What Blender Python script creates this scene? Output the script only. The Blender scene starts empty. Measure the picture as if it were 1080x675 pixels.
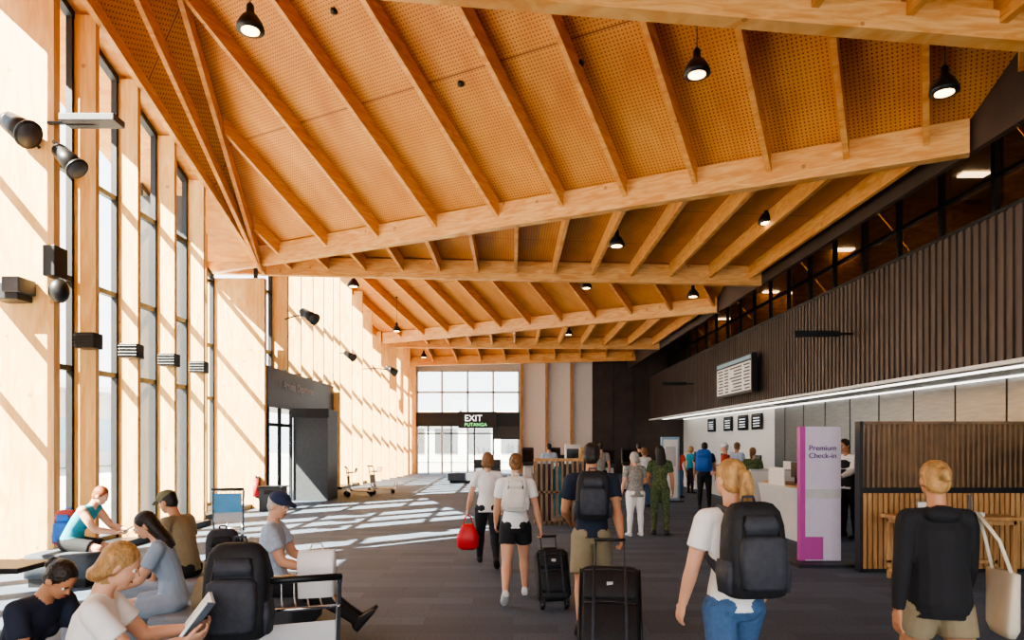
import bpy, bmesh, math, random
import numpy as np
from mathutils import Vector, Matrix
random.seed(3)
V = Vector
rad = math.radians

# ------------------------------------------------------------------ materials
def lin(h):
    if isinstance(h, str):
        h = h.lstrip('#'); c = [int(h[i:i+2], 16)/255 for i in (0, 2, 4)]
    else:
        c = h
    return tuple((x/12.92 if x <= .04045 else ((x+.055)/1.055)**2.4) for x in c) + (1,)

def mat(name, col, rough=.6, metal=0.0, noise=0.12, nscale=8.0, stretch=(1, 1, 1), bump=0.0, bscale=60.0, emit=0.0, spec=.5):
    m = bpy.data.materials.new(name); m.use_nodes = True
    nt = m.node_tree; b = nt.nodes['Principled BSDF']
    c = lin(col)
    b.inputs['Roughness'].default_value = rough
    b.inputs['Metallic'].default_value = metal
    b.inputs['Specular IOR Level'].default_value = spec
    tc = nt.nodes.new('ShaderNodeTexCoord'); mp = nt.nodes.new('ShaderNodeMapping')
    mp.inputs['Scale'].default_value = stretch
    nt.links.new(tc.outputs['Object'], mp.inputs['Vector'])
    n = nt.nodes.new('ShaderNodeTexNoise'); n.inputs['Scale'].default_value = nscale; n.inputs['Detail'].default_value = 3
    nt.links.new(mp.outputs['Vector'], n.inputs['Vector'])
    r = nt.nodes.new('ShaderNodeValToRGB')
    r.color_ramp.elements[0].position = .3; r.color_ramp.elements[1].position = .7
    r.color_ramp.elements[0].color = tuple(x*(1-noise) for x in c[:3])+(1,)
    r.color_ramp.elements[1].color = tuple(min(1, x*(1+noise)) for x in c[:3])+(1,)
    nt.links.new(n.outputs['Fac'], r.inputs['Fac'])
    nt.links.new(r.outputs['Color'], b.inputs['Base Color'])
    if emit > 0:
        nt.links.new(r.outputs['Color'], b.inputs['Emission Color'])
        b.inputs['Emission Strength'].default_value = emit
    if bump > 0:
        n2 = nt.nodes.new('ShaderNodeTexNoise'); n2.inputs['Scale'].default_value = bscale
        nt.links.new(tc.outputs['Object'], n2.inputs['Vector'])
        bp = nt.nodes.new('ShaderNodeBump'); bp.inputs['Strength'].default_value = bump; bp.inputs['Distance'].default_value = .02
        nt.links.new(n2.outputs['Fac'], bp.inputs['Height'])
        nt.links.new(bp.outputs['Normal'], b.inputs['Normal'])
    return m

def perf_mat(name, angle, c0='#da9a48', c1='#c07a30'):
    m = bpy.data.materials.new(name); m.use_nodes = True
    nt = m.node_tree; b = nt.nodes['Principled BSDF']; N = nt.nodes.new; K = nt.links.new
    b.inputs['Roughness'].default_value = .6
    tc = N('ShaderNodeTexCoord'); mp = N('ShaderNodeMapping'); mp.inputs['Rotation'].default_value = (0, 0, angle)
    K(tc.outputs['Object'], mp.inputs['Vector'])
    sc = N('ShaderNodeVectorMath'); sc.operation = 'MULTIPLY'; sc.inputs[1].default_value = (1/.062, 1/.054, 0)
    K(mp.outputs['Vector'], sc.inputs[0])
    fr = N('ShaderNodeVectorMath'); fr.operation = 'FRACTION'; K(sc.outputs[0], fr.inputs[0])
    sb = N('ShaderNodeVectorMath'); sb.operation = 'SUBTRACT'; sb.inputs[1].default_value = (.5, .5, 0); K(fr.outputs[0], sb.inputs[0])
    ln = N('ShaderNodeVectorMath'); ln.operation = 'LENGTH'; K(sb.outputs[0], ln.inputs[0])
    lt = N('ShaderNodeMath'); lt.operation = 'LESS_THAN'; lt.inputs[1].default_value = .21; K(ln.outputs['Value'], lt.inputs[0])
    # plywood sheet joints
    sj = N('ShaderNodeVectorMath'); sj.operation = 'MULTIPLY'; sj.inputs[1].default_value = (1/1.3, 1/2.4, 0); K(mp.outputs['Vector'], sj.inputs[0])
    fj = N('ShaderNodeVectorMath'); fj.operation = 'FRACTION'; K(sj.outputs[0], fj.inputs[0])
    xj = N('ShaderNodeSeparateXYZ'); K(fj.outputs[0], xj.inputs[0])
    lj = N('ShaderNodeMath'); lj.operation = 'LESS_THAN'; lj.inputs[1].default_value = .008; K(xj.outputs['Y'], lj.inputs[0])
    mxj = N('ShaderNodeMath'); mxj.operation = 'MAXIMUM'; K(lt.outputs[0], mxj.inputs[0]); K(lj.outputs[0], mxj.inputs[1])
    st = N('ShaderNodeVectorMath'); st.operation = 'MULTIPLY'; st.inputs[1].default_value = (1.5, .5, 1); K(mp.outputs['Vector'], st.inputs[0])
    no = N('ShaderNodeTexNoise'); no.inputs['Scale'].default_value = 1.2; no.inputs['Detail'].default_value = 5; K(st.outputs[0], no.inputs['Vector'])
    r = N('ShaderNodeValToRGB'); r.color_ramp.elements[0].position = .3; r.color_ramp.elements[1].position = .7
    r.color_ramp.elements[0].color = lin(c1); r.color_ramp.elements[1].color = lin(c0); K(no.outputs['Fac'], r.inputs['Fac'])
    mx = N('ShaderNodeMix'); mx.data_type = 'RGBA'; mx.inputs['B'].default_value = lin('#7a4416')
    K(mxj.outputs[0], mx.inputs['Factor']); K(r.outputs['Color'], mx.inputs['A']); K(mx.outputs['Result'], b.inputs['Base Color'])
    return m

def ply_mat(name, c0, c1, scale=(1, 1, 6), knots=True):
    m = bpy.data.materials.new(name); m.use_nodes = True
    nt = m.node_tree; b = nt.nodes['Principled BSDF']; N = nt.nodes.new; K = nt.links.new
    b.inputs['Roughness'].default_value = .55
    tc = N('ShaderNodeTexCoord'); mp = N('ShaderNodeMapping'); mp.inputs['Scale'].default_value = scale
    K(tc.outputs['Object'], mp.inputs['Vector'])
    no = N('ShaderNodeTexNoise'); no.inputs['Scale'].default_value = 1.6; no.inputs['Detail'].default_value = 6; no.inputs['Distortion'].default_value = 1.5
    K(mp.outputs['Vector'], no.inputs['Vector'])
    r = N('ShaderNodeValToRGB'); r.color_ramp.elements[0].position = .35; r.color_ramp.elements[1].position = .65
    r.color_ramp.elements[0].color = lin(c1); r.color_ramp.elements[1].color = lin(c0); K(no.outputs['Fac'], r.inputs['Fac'])
    vo = N('ShaderNodeTexVoronoi'); vo.inputs['Scale'].default_value = 2.2; K(tc.outputs['Object'], vo.inputs['Vector'])
    lt = N('ShaderNodeMath'); lt.operation = 'LESS_THAN'; lt.inputs[1].default_value = .085; K(vo.outputs['Distance'], lt.inputs[0])
    ml = N('ShaderNodeMath'); ml.operation = 'MULTIPLY'; ml.inputs[1].default_value = .55 if knots else 0; K(lt.outputs[0], ml.inputs[0])
    mx = N('ShaderNodeMix'); mx.data_type = 'RGBA'; mx.inputs['B'].default_value = lin('#8a4f1c')
    K(ml.outputs[0], mx.inputs['Factor']); K(r.outputs['Color'], mx.inputs['A']); K(mx.outputs['Result'], b.inputs['Base Color'])
    return m

def carpet_mat():
    m = bpy.data.materials.new('carpet_tiles'); m.use_nodes = True
    nt = m.node_tree; b = nt.nodes['Principled BSDF']; N = nt.nodes.new; K = nt.links.new
    b.inputs['Roughness'].default_value = .75; b.inputs['Specular IOR Level'].default_value = .3
    tc = N('ShaderNodeTexCoord'); mp = N('ShaderNodeMapping'); mp.inputs['Scale'].default_value = (1, 1, 1)
    K(tc.outputs['Object'], mp.inputs['Vector'])
    br = N('ShaderNodeTexBrick'); br.inputs['Scale'].default_value = 1; br.inputs['Brick Width'].default_value = .9; br.inputs['Row Height'].default_value = .3
    br.inputs['Mortar Size'].default_value = .004
    br.inputs['Color1'].default_value = lin('#4d5968'); br.inputs['Color2'].default_value = lin('#5c6979'); br.inputs['Mortar'].default_value = lin('#485462')
    K(mp.outputs['Vector'], br.inputs['Vector'])
    no = N('ShaderNodeTexNoise'); no.inputs['Scale'].default_value = 38; no.inputs['Detail'].default_value = 4; K(mp.outputs['Vector'], no.inputs['Vector'])
    mx = N('ShaderNodeMix'); mx.data_type = 'RGBA'; mx.blend_type = 'OVERLAY'; mx.inputs['Factor'].default_value = .45
    K(br.outputs['Color'], mx.inputs['A']); K(no.outputs['Fac'], mx.inputs['B']); K(mx.outputs['Result'], b.inputs['Base Color'])
    bp = N('ShaderNodeBump'); bp.inputs['Strength'].default_value = .3; K(no.outputs['Fac'], bp.inputs['Height']); K(bp.outputs['Normal'], b.inputs['Normal'])
    return m

def glass_mat(name, tint=(1, 1, 1, 1), refl=.08):
    m = bpy.data.materials.new(name); m.use_nodes = True
    nt = m.node_tree; nt.nodes.clear(); N = nt.nodes.new; K = nt.links.new
    o = N('ShaderNodeOutputMaterial'); t = N('ShaderNodeBsdfTransparent'); g = N('ShaderNodeBsdfGlossy'); mx = N('ShaderNodeMixShader')
    t.inputs['Color'].default_value = tint; g.inputs['Roughness'].default_value = .03
    mx.inputs[0].default_value = refl
    K(t.outputs[0], mx.inputs[1]); K(g.outputs[0], mx.inputs[2]); K(mx.outputs[0], o.inputs['Surface'])
    return m

M_beam = ply_mat('plywood_beam', '#e6b573', '#d3924b', (1, 1, 7))
M_raft = ply_mat('plywood_rafter', '#dea660', '#c8853e', (1, 1, 7))
M_fin = ply_mat('plywood_fin', '#e9bf80', '#d8a25c', (5, 5, .6))
M_carpet = carpet_mat()
M_dark = mat('dark_metal', '#2c2e31', .45, .3)
M_black = mat('black_plastic', '#151517', .45)
M_slat = mat('dark_stained_timber', '#54463f', .55, noise=.25, nscale=3, stretch=(1, 1, .2))
M_slatb = mat('dark_backing', '#241e1b', .8)
M_brown = mat('dark_brown_panel', '#3f312b', .5, noise=.2, nscale=2)
M_dkgrey = mat('charcoal_panel', '#45474b', .5)
M_white = mat('white_paint', '#eceae6', .5, noise=.03)
M_offw = mat('offwhite_laminate', '#e2e0dc', .35, noise=.03)
M_lgrey = mat('light_grey_panel', '#c2c2c2', .5, noise=.05)
M_steel = mat('brushed_steel_panel', '#797b7d', .32, .7, noise=.12, nscale=2, stretch=(1, 1, 10))
M_chrome = mat('chrome', '#c8cacd', .2, 1.0, noise=.02)
M_concrete = mat('apron_concrete', '#b8b4ac', .8, noise=.1, nscale=.5)
M_glass = glass_mat('clear_glass', (.93, .97, .98, 1))
M_dglass = glass_mat('tinted_glass', (.62, .55, .47, 1), .22)
M_timber = ply_mat('pale_timber', '#c99c66', '#ab7c4a', (5, 5, .8), False)
M_tslat = mat('brown_timber_slat', '#7f664d', .55, noise=.2, nscale=4)
M_office = ply_mat('office_timber_wall', '#b8803f', '#8f5c28', (1, 1, 4), False)
M_seat = mat('seat_fabric_grey', '#8f9ba8', .9, noise=.08, nscale=40, bump=.2)
M_seatd = mat('seat_fabric_dark', '#4b5158', .9, noise=.08, nscale=40, bump=.2)
M_bulb = mat('lamp_bulb', '#ffcf8c', .5, emit=9, noise=0)
M_strip = mat('light_strip', '#fffaf2', .5, emit=2.5, noise=0)
M_ofill = mat('office_fill_panel', '#ffe2b4', .5, emit=5, noise=0)  # glow for the added fill panels upstairs
M_mag = mat('magenta_panel', '#b8489c', .5, noise=.03)
M_lilac = mat('lilac_panel', '#d3cbdc', .4, noise=.03)
M_purp = mat('purple_text', '#6a3a86', .5, noise=0)
M_blue = mat('blue_sign', '#4a9bd0', .5, noise=.05)
M_pblue = mat('pale_blue_frame', '#8fb4c8', .5, noise=.05)
M_red = mat('red_plastic', '#d3202a', .45, noise=.08)
M_screen = mat('screen_lit', '#dfe6e8', .3, emit=.7, noise=.1, nscale=14)
M_screend = mat('screen_dark', '#15181c', .15)
M_green = mat('green_letters', '#7fe08a', .5, emit=1.5, noise=0)
M_wtext = mat('white_letters', '#ffffff', .5, emit=1.5, noise=0)
M_skin = mat('skin_light', '#d8a384', .5, noise=.05)
M_skin2 = mat('skin_tan', '#bd8662', .5, noise=.05)
M_blond = mat('hair_blond', '#ab8350', .55, noise=.4, nscale=30, stretch=(1, 1, .2), bump=.5)
M_lbrown = mat('hair_light_brown', '#805a38', .55, noise=.3, nscale=30, stretch=(1, 1, .2), bump=.5)
M_dbrown = mat('hair_dark', '#231914', .5, noise=.3, nscale=30, stretch=(1, 1, .2), bump=.5)
M_grey = mat('hair_grey', '#a9a39a', .6, noise=.2, nscale=30)
M_ginger = mat('hair_ginger', '#8a4d26', .6, noise=.2, nscale=30)
M_wtee = mat('white_cotton', '#efedea', .85, noise=.03, bump=.15, bscale=12)
M_navy = mat('navy_cotton', '#1c2437', .85, noise=.1, bump=.15, bscale=12)
M_blk = mat('black_cotton', '#1b1c20', .85, noise=.15, bump=.15, bscale=12)
M_jean = mat('blue_denim', '#3f5f86', .85, noise=.15, nscale=30, bump=.2)
M_bluetee = mat('grey_blue_cotton', '#98a9bb', .85, noise=.06, bump=.15, bscale=12)
M_khaki = mat('khaki_cotton', '#8f8368', .85, noise=.08)
M_teal = mat('teal_cotton', '#2a93a8', .85, noise=.08)
M_greyshirt = mat('pattern_grey', '#8f8d86', .85, noise=.5, nscale=40)
M_floral = mat('pattern_green', '#4c5a38', .85, noise=.7, nscale=28)
M_stripe = mat('pale_blue_shirt', '#aebed0', .8, noise=.12, nscale=30)
M_orange = mat('red_shirt', '#c2452f', .8)
M_shoe = mat('shoe_dark', '#1d1d20', .6)
M_shoew = mat('shoe_white', '#d8d8d6', .6)
M_pack = mat('backpack_black', '#1b1c20', .7, noise=.2, nscale=20, bump=.3, bscale=25)
M_packg = mat('backpack_grey', '#33363e', .7, noise=.2, nscale=20, bump=.3, bscale=25)
M_packb = mat('backpack_blue', '#1e5fae', .7, noise=.1)
M_packw = mat('backpack_cream', '#dcd8cf', .7, noise=.1, bump=.2, bscale=25)
M_packr = mat('backpack_red', '#a5302c', .7, noise=.1)
M_case = mat('suitcase_fabric', '#202126', .65, noise=.2, nscale=30, bump=.2)
M_canvas = mat('canvas_bag', '#d8cfb8', .85, noise=.05)
M_cap = mat('navy_cap', '#25304f', .8)
M_capg = mat('olive_cap', '#6e6a4c', .8)
M_eye = mat('eye_white', '#e8e4df', .3, noise=0)
M_iris = mat('eye_iris', '#2c2018', .3, noise=0)
M_lip = mat('lips', '#a85a50', .5, noise=0)
M_page = mat('paper', '#f0ece0', .8, noise=.06, nscale=60)

# ------------------------------------------------------------------ mesh builder
class MB:
    def __init__(s):
        s.v = []; s.f = []; s.m = []; s.sm = []; s.mats = []; s.M = Matrix.Identity(4)
    def mi(s, m):
        if m not in s.mats: s.mats.append(m)
        return s.mats.index(m)
    def add(s, vs, fs, m, smooth=False):
        o = len(s.v); k = s.mi(m)
        s.v += [tuple(s.M @ V(p)) for p in vs]
        for f in fs:
            s.f.append([i+o for i in f]); s.m.append(k); s.sm.append(smooth)
    def box(s, c, size, m, R=None):
        c = V(c); h = [x/2 for x in size]
        vs = []
        for dx in (-1, 1):
            for dy in (-1, 1):
                for dz in (-1, 1):
                    p = V((dx*h[0], dy*h[1], dz*h[2]))
                    if R is not None: p = R @ p
                    vs.append(c+p)
        s.add(vs, [(0, 1, 3, 2), (4, 6, 7, 5), (0, 4, 5, 1), (2, 3, 7, 6), (0, 2, 6, 4), (1, 5, 7, 3)], m)
    def mm(s, x0, x1, y0, y1, z0, z1, m):
        s.box(((x0+x1)/2, (y0+y1)/2, (z0+z1)/2), (abs(x1-x0), abs(y1-y0), abs(z1-z0)), m)
    def beam(s, p0, p1, w, h, m):
        p0 = V(p0); p1 = V(p1); d = p1-p0; hd = V((d.x, d.y, 0)).normalized(); sd = V((-hd.y, hd.x, 0))*w/2; up = V((0, 0, h))
        vs = [p0-sd, p0+sd, p0+sd+up, p0-sd+up, p1-sd, p1+sd, p1+sd+up, p1-sd+up]
        s.add(vs, [(0, 1, 2, 3), (4, 7, 6, 5), (0, 4, 5, 1), (1, 5, 6, 2), (2, 6, 7, 3), (3, 7, 4, 0)], m)
    def poly(s, pts, m):
        s.add(pts, [list(range(len(pts)))], m)
    def rings(s, rs, m, smooth=True, cap=True):
        n = len(rs[0]); vs = [p for r in rs for p in r]; fs = []
        for i in range(len(rs)-1):
            for j in range(n):
                a = i*n+j; b = i*n+(j+1) % n
                fs.append((a, b, b+n, a+n))
        if cap:
            fs.append(list(range(n))[::-1]); fs.append([len(vs)-n+j for j in range(n)])
        s.add(vs, fs, m, smooth)
    def loft(s, spec, m, n=20, e=2, smooth=True):
        s.rings([ringpts(V(c), V(A), V(B), n, e) for c, A, B in spec], m, smooth)
    def cyl(s, p0, p1, r0, r1, m, n=14):
        p0 = V(p0); p1 = V(p1); A, B = frame(p1-p0)
        s.loft([(p0, A*r0, B*r0), (p1, A*r1, B*r1)], m, n)
    def tube(s, pts, r, m, n=8, flat=None, up=None):
        pts = [V(p) for p in pts]; spec = []
        A, B = frame(pts[1]-pts[0], up)
        for i, p in enumerate(pts):
            t = (pts[min(i+1, len(pts)-1)]-pts[max(i-1, 0)]).normalized()
            A = (A-t*A.dot(t)).normalized(); B = t.cross(A)
            rr = r[i] if isinstance(r, (list, tuple)) else r
            spec.append((p, A*rr, B*(flat if flat else rr)))
        s.loft(spec, m, n)
    def sph(s, c, r, m, R=None, n=14):
        if not isinstance(r, (tuple, list)): r = (r, r, r)
        rs = []
        for i in range(1, n//2):
            a = math.pi*i/(n//2)
            rs.append([V((r[0]*math.sin(a)*math.cos(b), r[1]*math.sin(a)*math.sin(b), r[2]*math.cos(a))) for b in [2*math.pi*j/n for j in range(n)]])
        rs = [[V((0, 0, r[2]))+q*.001 for q in rs[0]]]+rs+[[V((0, 0, -r[2]))+q*.001 for q in rs[-1]]]
        rs = [[(R @ p if R is not None else p)+V(c) for p in ring] for ring in rs]
        s.rings(rs, m)
    def obj(s, name, bevel=0, loc=None, yaw=0, parent=None):
        me = bpy.data.meshes.new(name); me.from_pydata(s.v, [], s.f)
        for m in s.mats: me.materials.append(m)
        me.polygons.foreach_set('material_index', s.m); me.polygons.foreach_set('use_smooth', s.sm)
        bm = bmesh.new(); bm.from_mesh(me); bmesh.ops.recalc_face_normals(bm, faces=bm.faces); bm.to_mesh(me); bm.free()
        o = bpy.data.objects.new(name, me); bpy.context.scene.collection.objects.link(o)
        if loc is not None: o.location = loc
        o.rotation_euler = (0, 0, yaw)
        if bevel:
            b = o.modifiers.new('bevel', 'BEVEL'); b.width = bevel; b.segments = 2; b.limit_method = 'ANGLE'; b.angle_limit = rad(50)
        if parent: o.parent = parent
        return o

def frame(d, up=None):
    d = d.normalized(); u = V(up) if up is not None else (V((0, 0, 1)) if abs(d.z) < .9 else V((0, 1, 0)))
    A = u.cross(d).normalized(); B = d.cross(A).normalized()
    return A, B
def ringpts(c, A, B, n=20, e=2):
    out = []
    for j in range(n):
        t = 2*math.pi*(j+.5)/n; x = math.cos(t); y = math.sin(t)
        out.append(c+A*math.copysign(abs(x)**(2/e), x)+B*math.copysign(abs(y)**(2/e), y))
    return out
def text(name, body, loc, rot, size, m, parent=None, align='LEFT'):
    cu = bpy.data.curves.new(name, 'FONT'); cu.body = body; cu.size = size; cu.extrude = .004; cu.align_x = align
    cu.materials.append(m); o = bpy.data.objects.new(name, cu); o.location = loc; o.rotation_euler = rot
    bpy.context.scene.collection.objects.link(o)
    if parent: o.parent = parent
    return o

# ------------------------------------------------------------------ humans
class Pr:
    def __init__(s): s.p = []
    def L(s, spec, m, e=2): s.p.append(('L', [(V(c), V(A), V(B)) for c, A, B in spec], m, e))
    def T(s, pts, rs, m, up=None):
        pts = [V(p) for p in pts]; A, B = frame(pts[1]-pts[0], up); sp = []
        for i, p in enumerate(pts):
            t = (pts[min(i+1, len(pts)-1)]-pts[max(i-1, 0)]).normalized(); A = (A-t*A.dot(t)).normalized(); B = t.cross(A)
            sp.append((p, A*rs[i], B*rs[i]))
        s.L(sp, m)
    def E(s, c, r, m, R=None):
        if not isinstance(r, (tuple, list)): r = (r, r, r)
        s.p.append(('E', V(c), r, m, R if R is not None else Matrix.Identity(3)))

def remeshed(P, voxel, it=3):
    b = MB()
    for q in P.p:
        if q[0] == 'L': b.loft(q[1], M_skin, 16, q[3])
        else: b.sph(q[1], q[2], M_skin, q[4], 16)
    o = b.obj('tmp')
    md = o.modifiers.new('r', 'REMESH'); md.mode = 'VOXEL'; md.voxel_size = voxel
    if it:
        sm = o.modifiers.new('s', 'SMOOTH'); sm.factor = .5; sm.iterations = it
    dg = bpy.context.evaluated_depsgraph_get(); dg.update()
    me = bpy.data.meshes.new_from_object(o.evaluated_get(dg))
    nv = len(me.vertices); vs = np.zeros(nv*3); me.vertices.foreach_get('co', vs); vs = vs.reshape(-1, 3)
    faces = [tuple(p.vertices) for p in me.polygons]
    cen = np.zeros(len(me.polygons)*3); me.polygons.foreach_get('center', cen); cen = cen.reshape(-1, 3)
    best = np.full(len(cen), 1e9); lab = np.zeros(len(cen), int); mats = []
    for q in P.p:
        m = q[2] if q[0] == 'L' else q[3]
        if m not in mats: mats.append(m)
        k = mats.index(m)
        if q[0] == 'L':
            for (c0, A0, B0), (c1, A1, B1) in zip(q[1][:-1], q[1][1:]):
                ax = np.array(c1-c0); Ln = np.linalg.norm(ax)+1e-9; axn = ax/Ln
                d = cen-np.array(c0); t = d@axn; tc = np.clip(t, 0, Ln); ex = np.abs(t-tc); f = tc/Ln
                qv = d-np.outer(tc, axn)
                a = A0.length*(1-f)+A1.length*f; bb = B0.length*(1-f)+B1.length*f
                Ah = np.array(A0.normalized()); Bh = np.array(B0.normalized())
                dd = (np.sqrt((qv@Ah/a)**2+(qv@Bh/bb)**2)-1)*np.minimum(a, bb)
                dd = np.where(ex > 1e-6, np.maximum(dd, 0)+ex, dd)
                w = dd < best; best[w] = dd[w]; lab[w] = k
        else:
            R = np.array(q[4]); d = (cen-np.array(q[1]))@R
            dd = (np.sqrt(((d/np.array(q[2]))**2).sum(1))-1)*min(q[2])
            w = dd < best; best[w] = dd[w]; lab[w] = k
    bpy.data.objects.remove(o); bpy.data.meshes.remove(me)
    return vs, faces, lab, mats

def dirv(p, ab, side):
    p = rad(p); ab = rad(ab)
    return V((side*math.sin(ab), math.sin(p)*math.cos(ab), -math.cos(p)*math.cos(ab)))

def person(name, loc, yaw, H, C, pose={}, sex='f', hair='short', sleeves='short', legs='long', voxel=.011, seat=None, extra=None, vest=None, fat=1.0, cap=None):
    skin, hairm, top, bot, shoe = C
    X = V((1, 0, 0))
    l1 = rad(pose.get('lean', 2)); l2 = rad(pose.get('lean2', pose.get('lean', 2)))
    U = V((0, math.sin(l1), math.cos(l1))); W = V((0, math.cos(l1), -math.sin(l1)))
    U2 = V((0, math.sin(l2), math.cos(l2))); W2 = V((0, math.cos(l2), -math.sin(l2)))
    hip = V((0, 0, 0)); waist = hip+U*.11*H; neck = waist+U2*.205*H
    Rh = Matrix.Rotation(rad(pose.get('hy', 0)), 3, 'Z') @ Matrix.Rotation(-rad(pose.get('hp', 5)), 3, 'X')
    hc = neck+U2*.03*H+(Rh @ V((0, .012*H, .078*H)))
    j = {}
    lowest = 1e9
    for s_, n_ in ((1, 'R'), (-1, 'L')):
        sh = neck-U2*.028*H+X*s_*(.108 if sex == 'm' else .098)*H
        a = pose.get('a'+n_, ((0, 12), (14, 4)))
        el = sh+dirv(*a[0], s_)*.172*H; fd = dirv(*a[1], s_); wr = el+fd*.145*H
        hj = hip+X*s_*.052*H-U*.01*H
        g = pose.get('l'+n_, ((0, 3), (0, 2)))
        kn = hj+dirv(*g[0], s_)*.245*H; an = kn+dirv(*g[1], s_)*.232*H
        fp = rad(pose.get('f'+n_, 0)); ft = V((s_*.12, math.cos(fp), -math.sin(fp))).normalized()
        j['sh'+n_] = sh; j['el'+n_] = el; j['wr'+n_] = wr; j['fd'+n_] = fd; j['hj'+n_] = hj; j['kn'+n_] = kn; j['an'+n_] = an; j['ft'+n_] = ft
        lowest = min(lowest, an.z-.045*H, (an+ft*.09*H).z-.045*H)
    off = V((0, 0, -lowest)) if seat is None else V((0, 0, seat+.092*H/1.65))
    for k in j:
        if k[:2] not in ('fd', 'ft'): j[k] = j[k]+off
    hip = hip+off; waist = waist+off; neck = neck+off; hc = hc+off
    P = Pr(); f = fat
    P.L([(hip-U*.055*H, X*.07*H*f, W*.055*H*f), (hip, X*.092*H*f, W*.069*H*f), (hip+U*.06*H, X*.083*H*f, W*.062*H*f), (waist, X*.073*H*f, W*.054*H*f)], bot)
    for s_ in (1, -1): P.E(hip+X*s_*.036*H-W*.026*H-U*.008*H, .05*H*f, bot)
    P.E(hip-W*.03*H, (.05*H, .046*H, .06*H), bot)
    wd = .104 if sex == 'm' else .094; ww = .083 if sex == 'm' else .076
    hm = pose.get('hem', -.02)
    P.L([(hip+U*hm*H, X*.099*H*f, W*.08*H*f), (hip+U*.05*H, X*.09*H*f, W*.07*H*f), (waist, X*ww*H*f, W*.06*H*f),
         (waist+U2*.075*H, X*(wd-.006)*H*f, W2*.068*H*f), (waist+U2*.14*H, X*wd*H, W2*.064*H), (neck-U2*.03*H, X*(wd-.006)*H, W2*.048*H), (neck-U2*.006*H, X*.05*H, W2*.038*H)], top)
    if sex == 'f':
        for s_ in (1, -1): P.E(waist+U2*.09*H+X*s_*.04*H+W2*.045*H, (.036*H, .034*H, .036*H), top)
    if vest:
        P.L([(hip+U*.0*H, X*.1*H, W*.077*H), (waist, X*.088*H, W*.065*H), (waist+U2*.14*H, X*.1*H, W2*.07*H), (neck-U2*.04*H, X*.075*H, W2*.055*H)], vest)
    P.T([neck-U2*.03*H, neck+U2*.02*H, hc-(Rh @ V((0, .01*H, .03*H)))], [.036*H, .031*H, .032*H], skin)
    for s_, n_ in ((1, 'R'), (-1, 'L')):
        sh, el, wr, hj, kn, an, ft = [j[k+n_] for k in ('sh', 'el', 'wr', 'hj', 'kn', 'an', 'ft')]
        mus = 1.12 if sex == 'm' else 1.0
        sm_ = skin if sleeves == 'none' else top
        P.T([neck-U2*.022*H, sh], [.036*H, .036*H*mus], sm_ if sleeves != 'none' else top)
        P.E(sh, .035*H*mus, sm_)
        armm = top if sleeves == 'long' else skin
        g_ = 1.22 if sleeves == 'long' else 1.0
        P.T([sh, (sh+el)/2, el], [.031*H*mus*g_, .029*H*mus*g_, .024*H*g_], armm)
        P.E(el, .0245*H*g_, armm)
        P.T([el, el*.7+wr*.3, wr], [.024*H*g_, .0245*H*mus*g_, .0165*H*g_], armm)
        P.E(wr, .016*H, skin)
        if sleeves == 'short':
            P.T([sh, sh*.4+el*.6], [.038*H*mus, .039*H*mus], top)
        lm = bot if legs == 'long' else skin
        k_ = 1.14 if legs == 'long' else 1.0
        P.T([hj, (hj+kn)/2, kn], [.054*H*f*k_, .046*H*f*k_, .034*H*k_], lm)
        P.E(kn, .034*H*k_, lm)
        P.T([kn, kn*.7+an*.3, kn*.35+an*.65, an], [.033*H*k_, .035*H*k_, .027*H*k_, (.027 if legs == 'long' else .0195)*H], lm)
        P.E(hj, .056*H*f, bot)
        if legs == 'shorts':
            q = pose.get('sh_len', .55); P.T([hj, hj*(1-q)+kn*q], [.06*H*f, .06*H*f], bot)
        dn = V((0, 0, -1)); dn = (dn-ft*dn.dot(ft)).normalized(); sd = ft.cross(dn).normalized()
        sp = []
        for t_, w_, h_ in ((-.042, .016, .018), (-.03, .024, .028), (.01, .026, .028), (.05, .029, .02), (.08, .027, .016), (.105, .014, .01)):
            sp.append((an+ft*t_*H+dn*(.045-h_)*H, sd*w_*H, dn*h_*H))
        P.L(sp, shoe, 2.6)
        P.T([an, an+dn*.02*H], [.022*H, .024*H], shoe if legs == 'long' else skin)
    if legs == 'dress':
        q1 = (j['knR']+j['knL'])/2
        P.L([(waist, X*.078*H, W*.06*H), (hip, X*.1*H, W*.078*H), (q1+V((0, 0, .02*H)), X*.12*H, W*.09*H)], top)
    def hp_(x, y, z): return hc+Rh @ V((x*H, y*H, z*H))
    P.E(hp_(0, -.004, .012), (.043*H, .054*H, .052*H), skin, Rh)
    P.E(hp_(0, .012, -.022), (.035*H, .041*H, .044*H), skin, Rh)
    P.E(hp_(0, .034, -.05), (.017*H, .015*H, .013*H), skin, Rh)
    P.T([hp_(0, .048, .004), hp_(0, .060, -.017)], [.005*H, .0085*H], skin)
    for s_ in (1, -1): P.E(hp_(s_*.044, -.004, -.008), (.006*H, .012*H, .018*H), skin, Rh)
    if hair != 'bald':
        P.E(hp_(0, -.012, .019), (.049*H, .056*H, .053*H), hairm, Rh)
        P.E(hp_(0, -.026, -.012), (.043*H, .036*H, .042*H), hairm, Rh)
    if hair == 'pony':
        P.T([hp_(0, -.055, .025), hp_(0, -.083, .015), hp_(0, -.09, -.03), hp_(0, -.08, -.08), hp_(0, -.075, -.12)], [.015*H, .02*H, .025*H, .02*H, .006*H], hairm)
    if hair == 'bun':
        P.E(hp_(0, -.066, .02), .022*H, hairm)
        P.E(hp_(.01, -.07, .005), .015*H, hairm)
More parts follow.
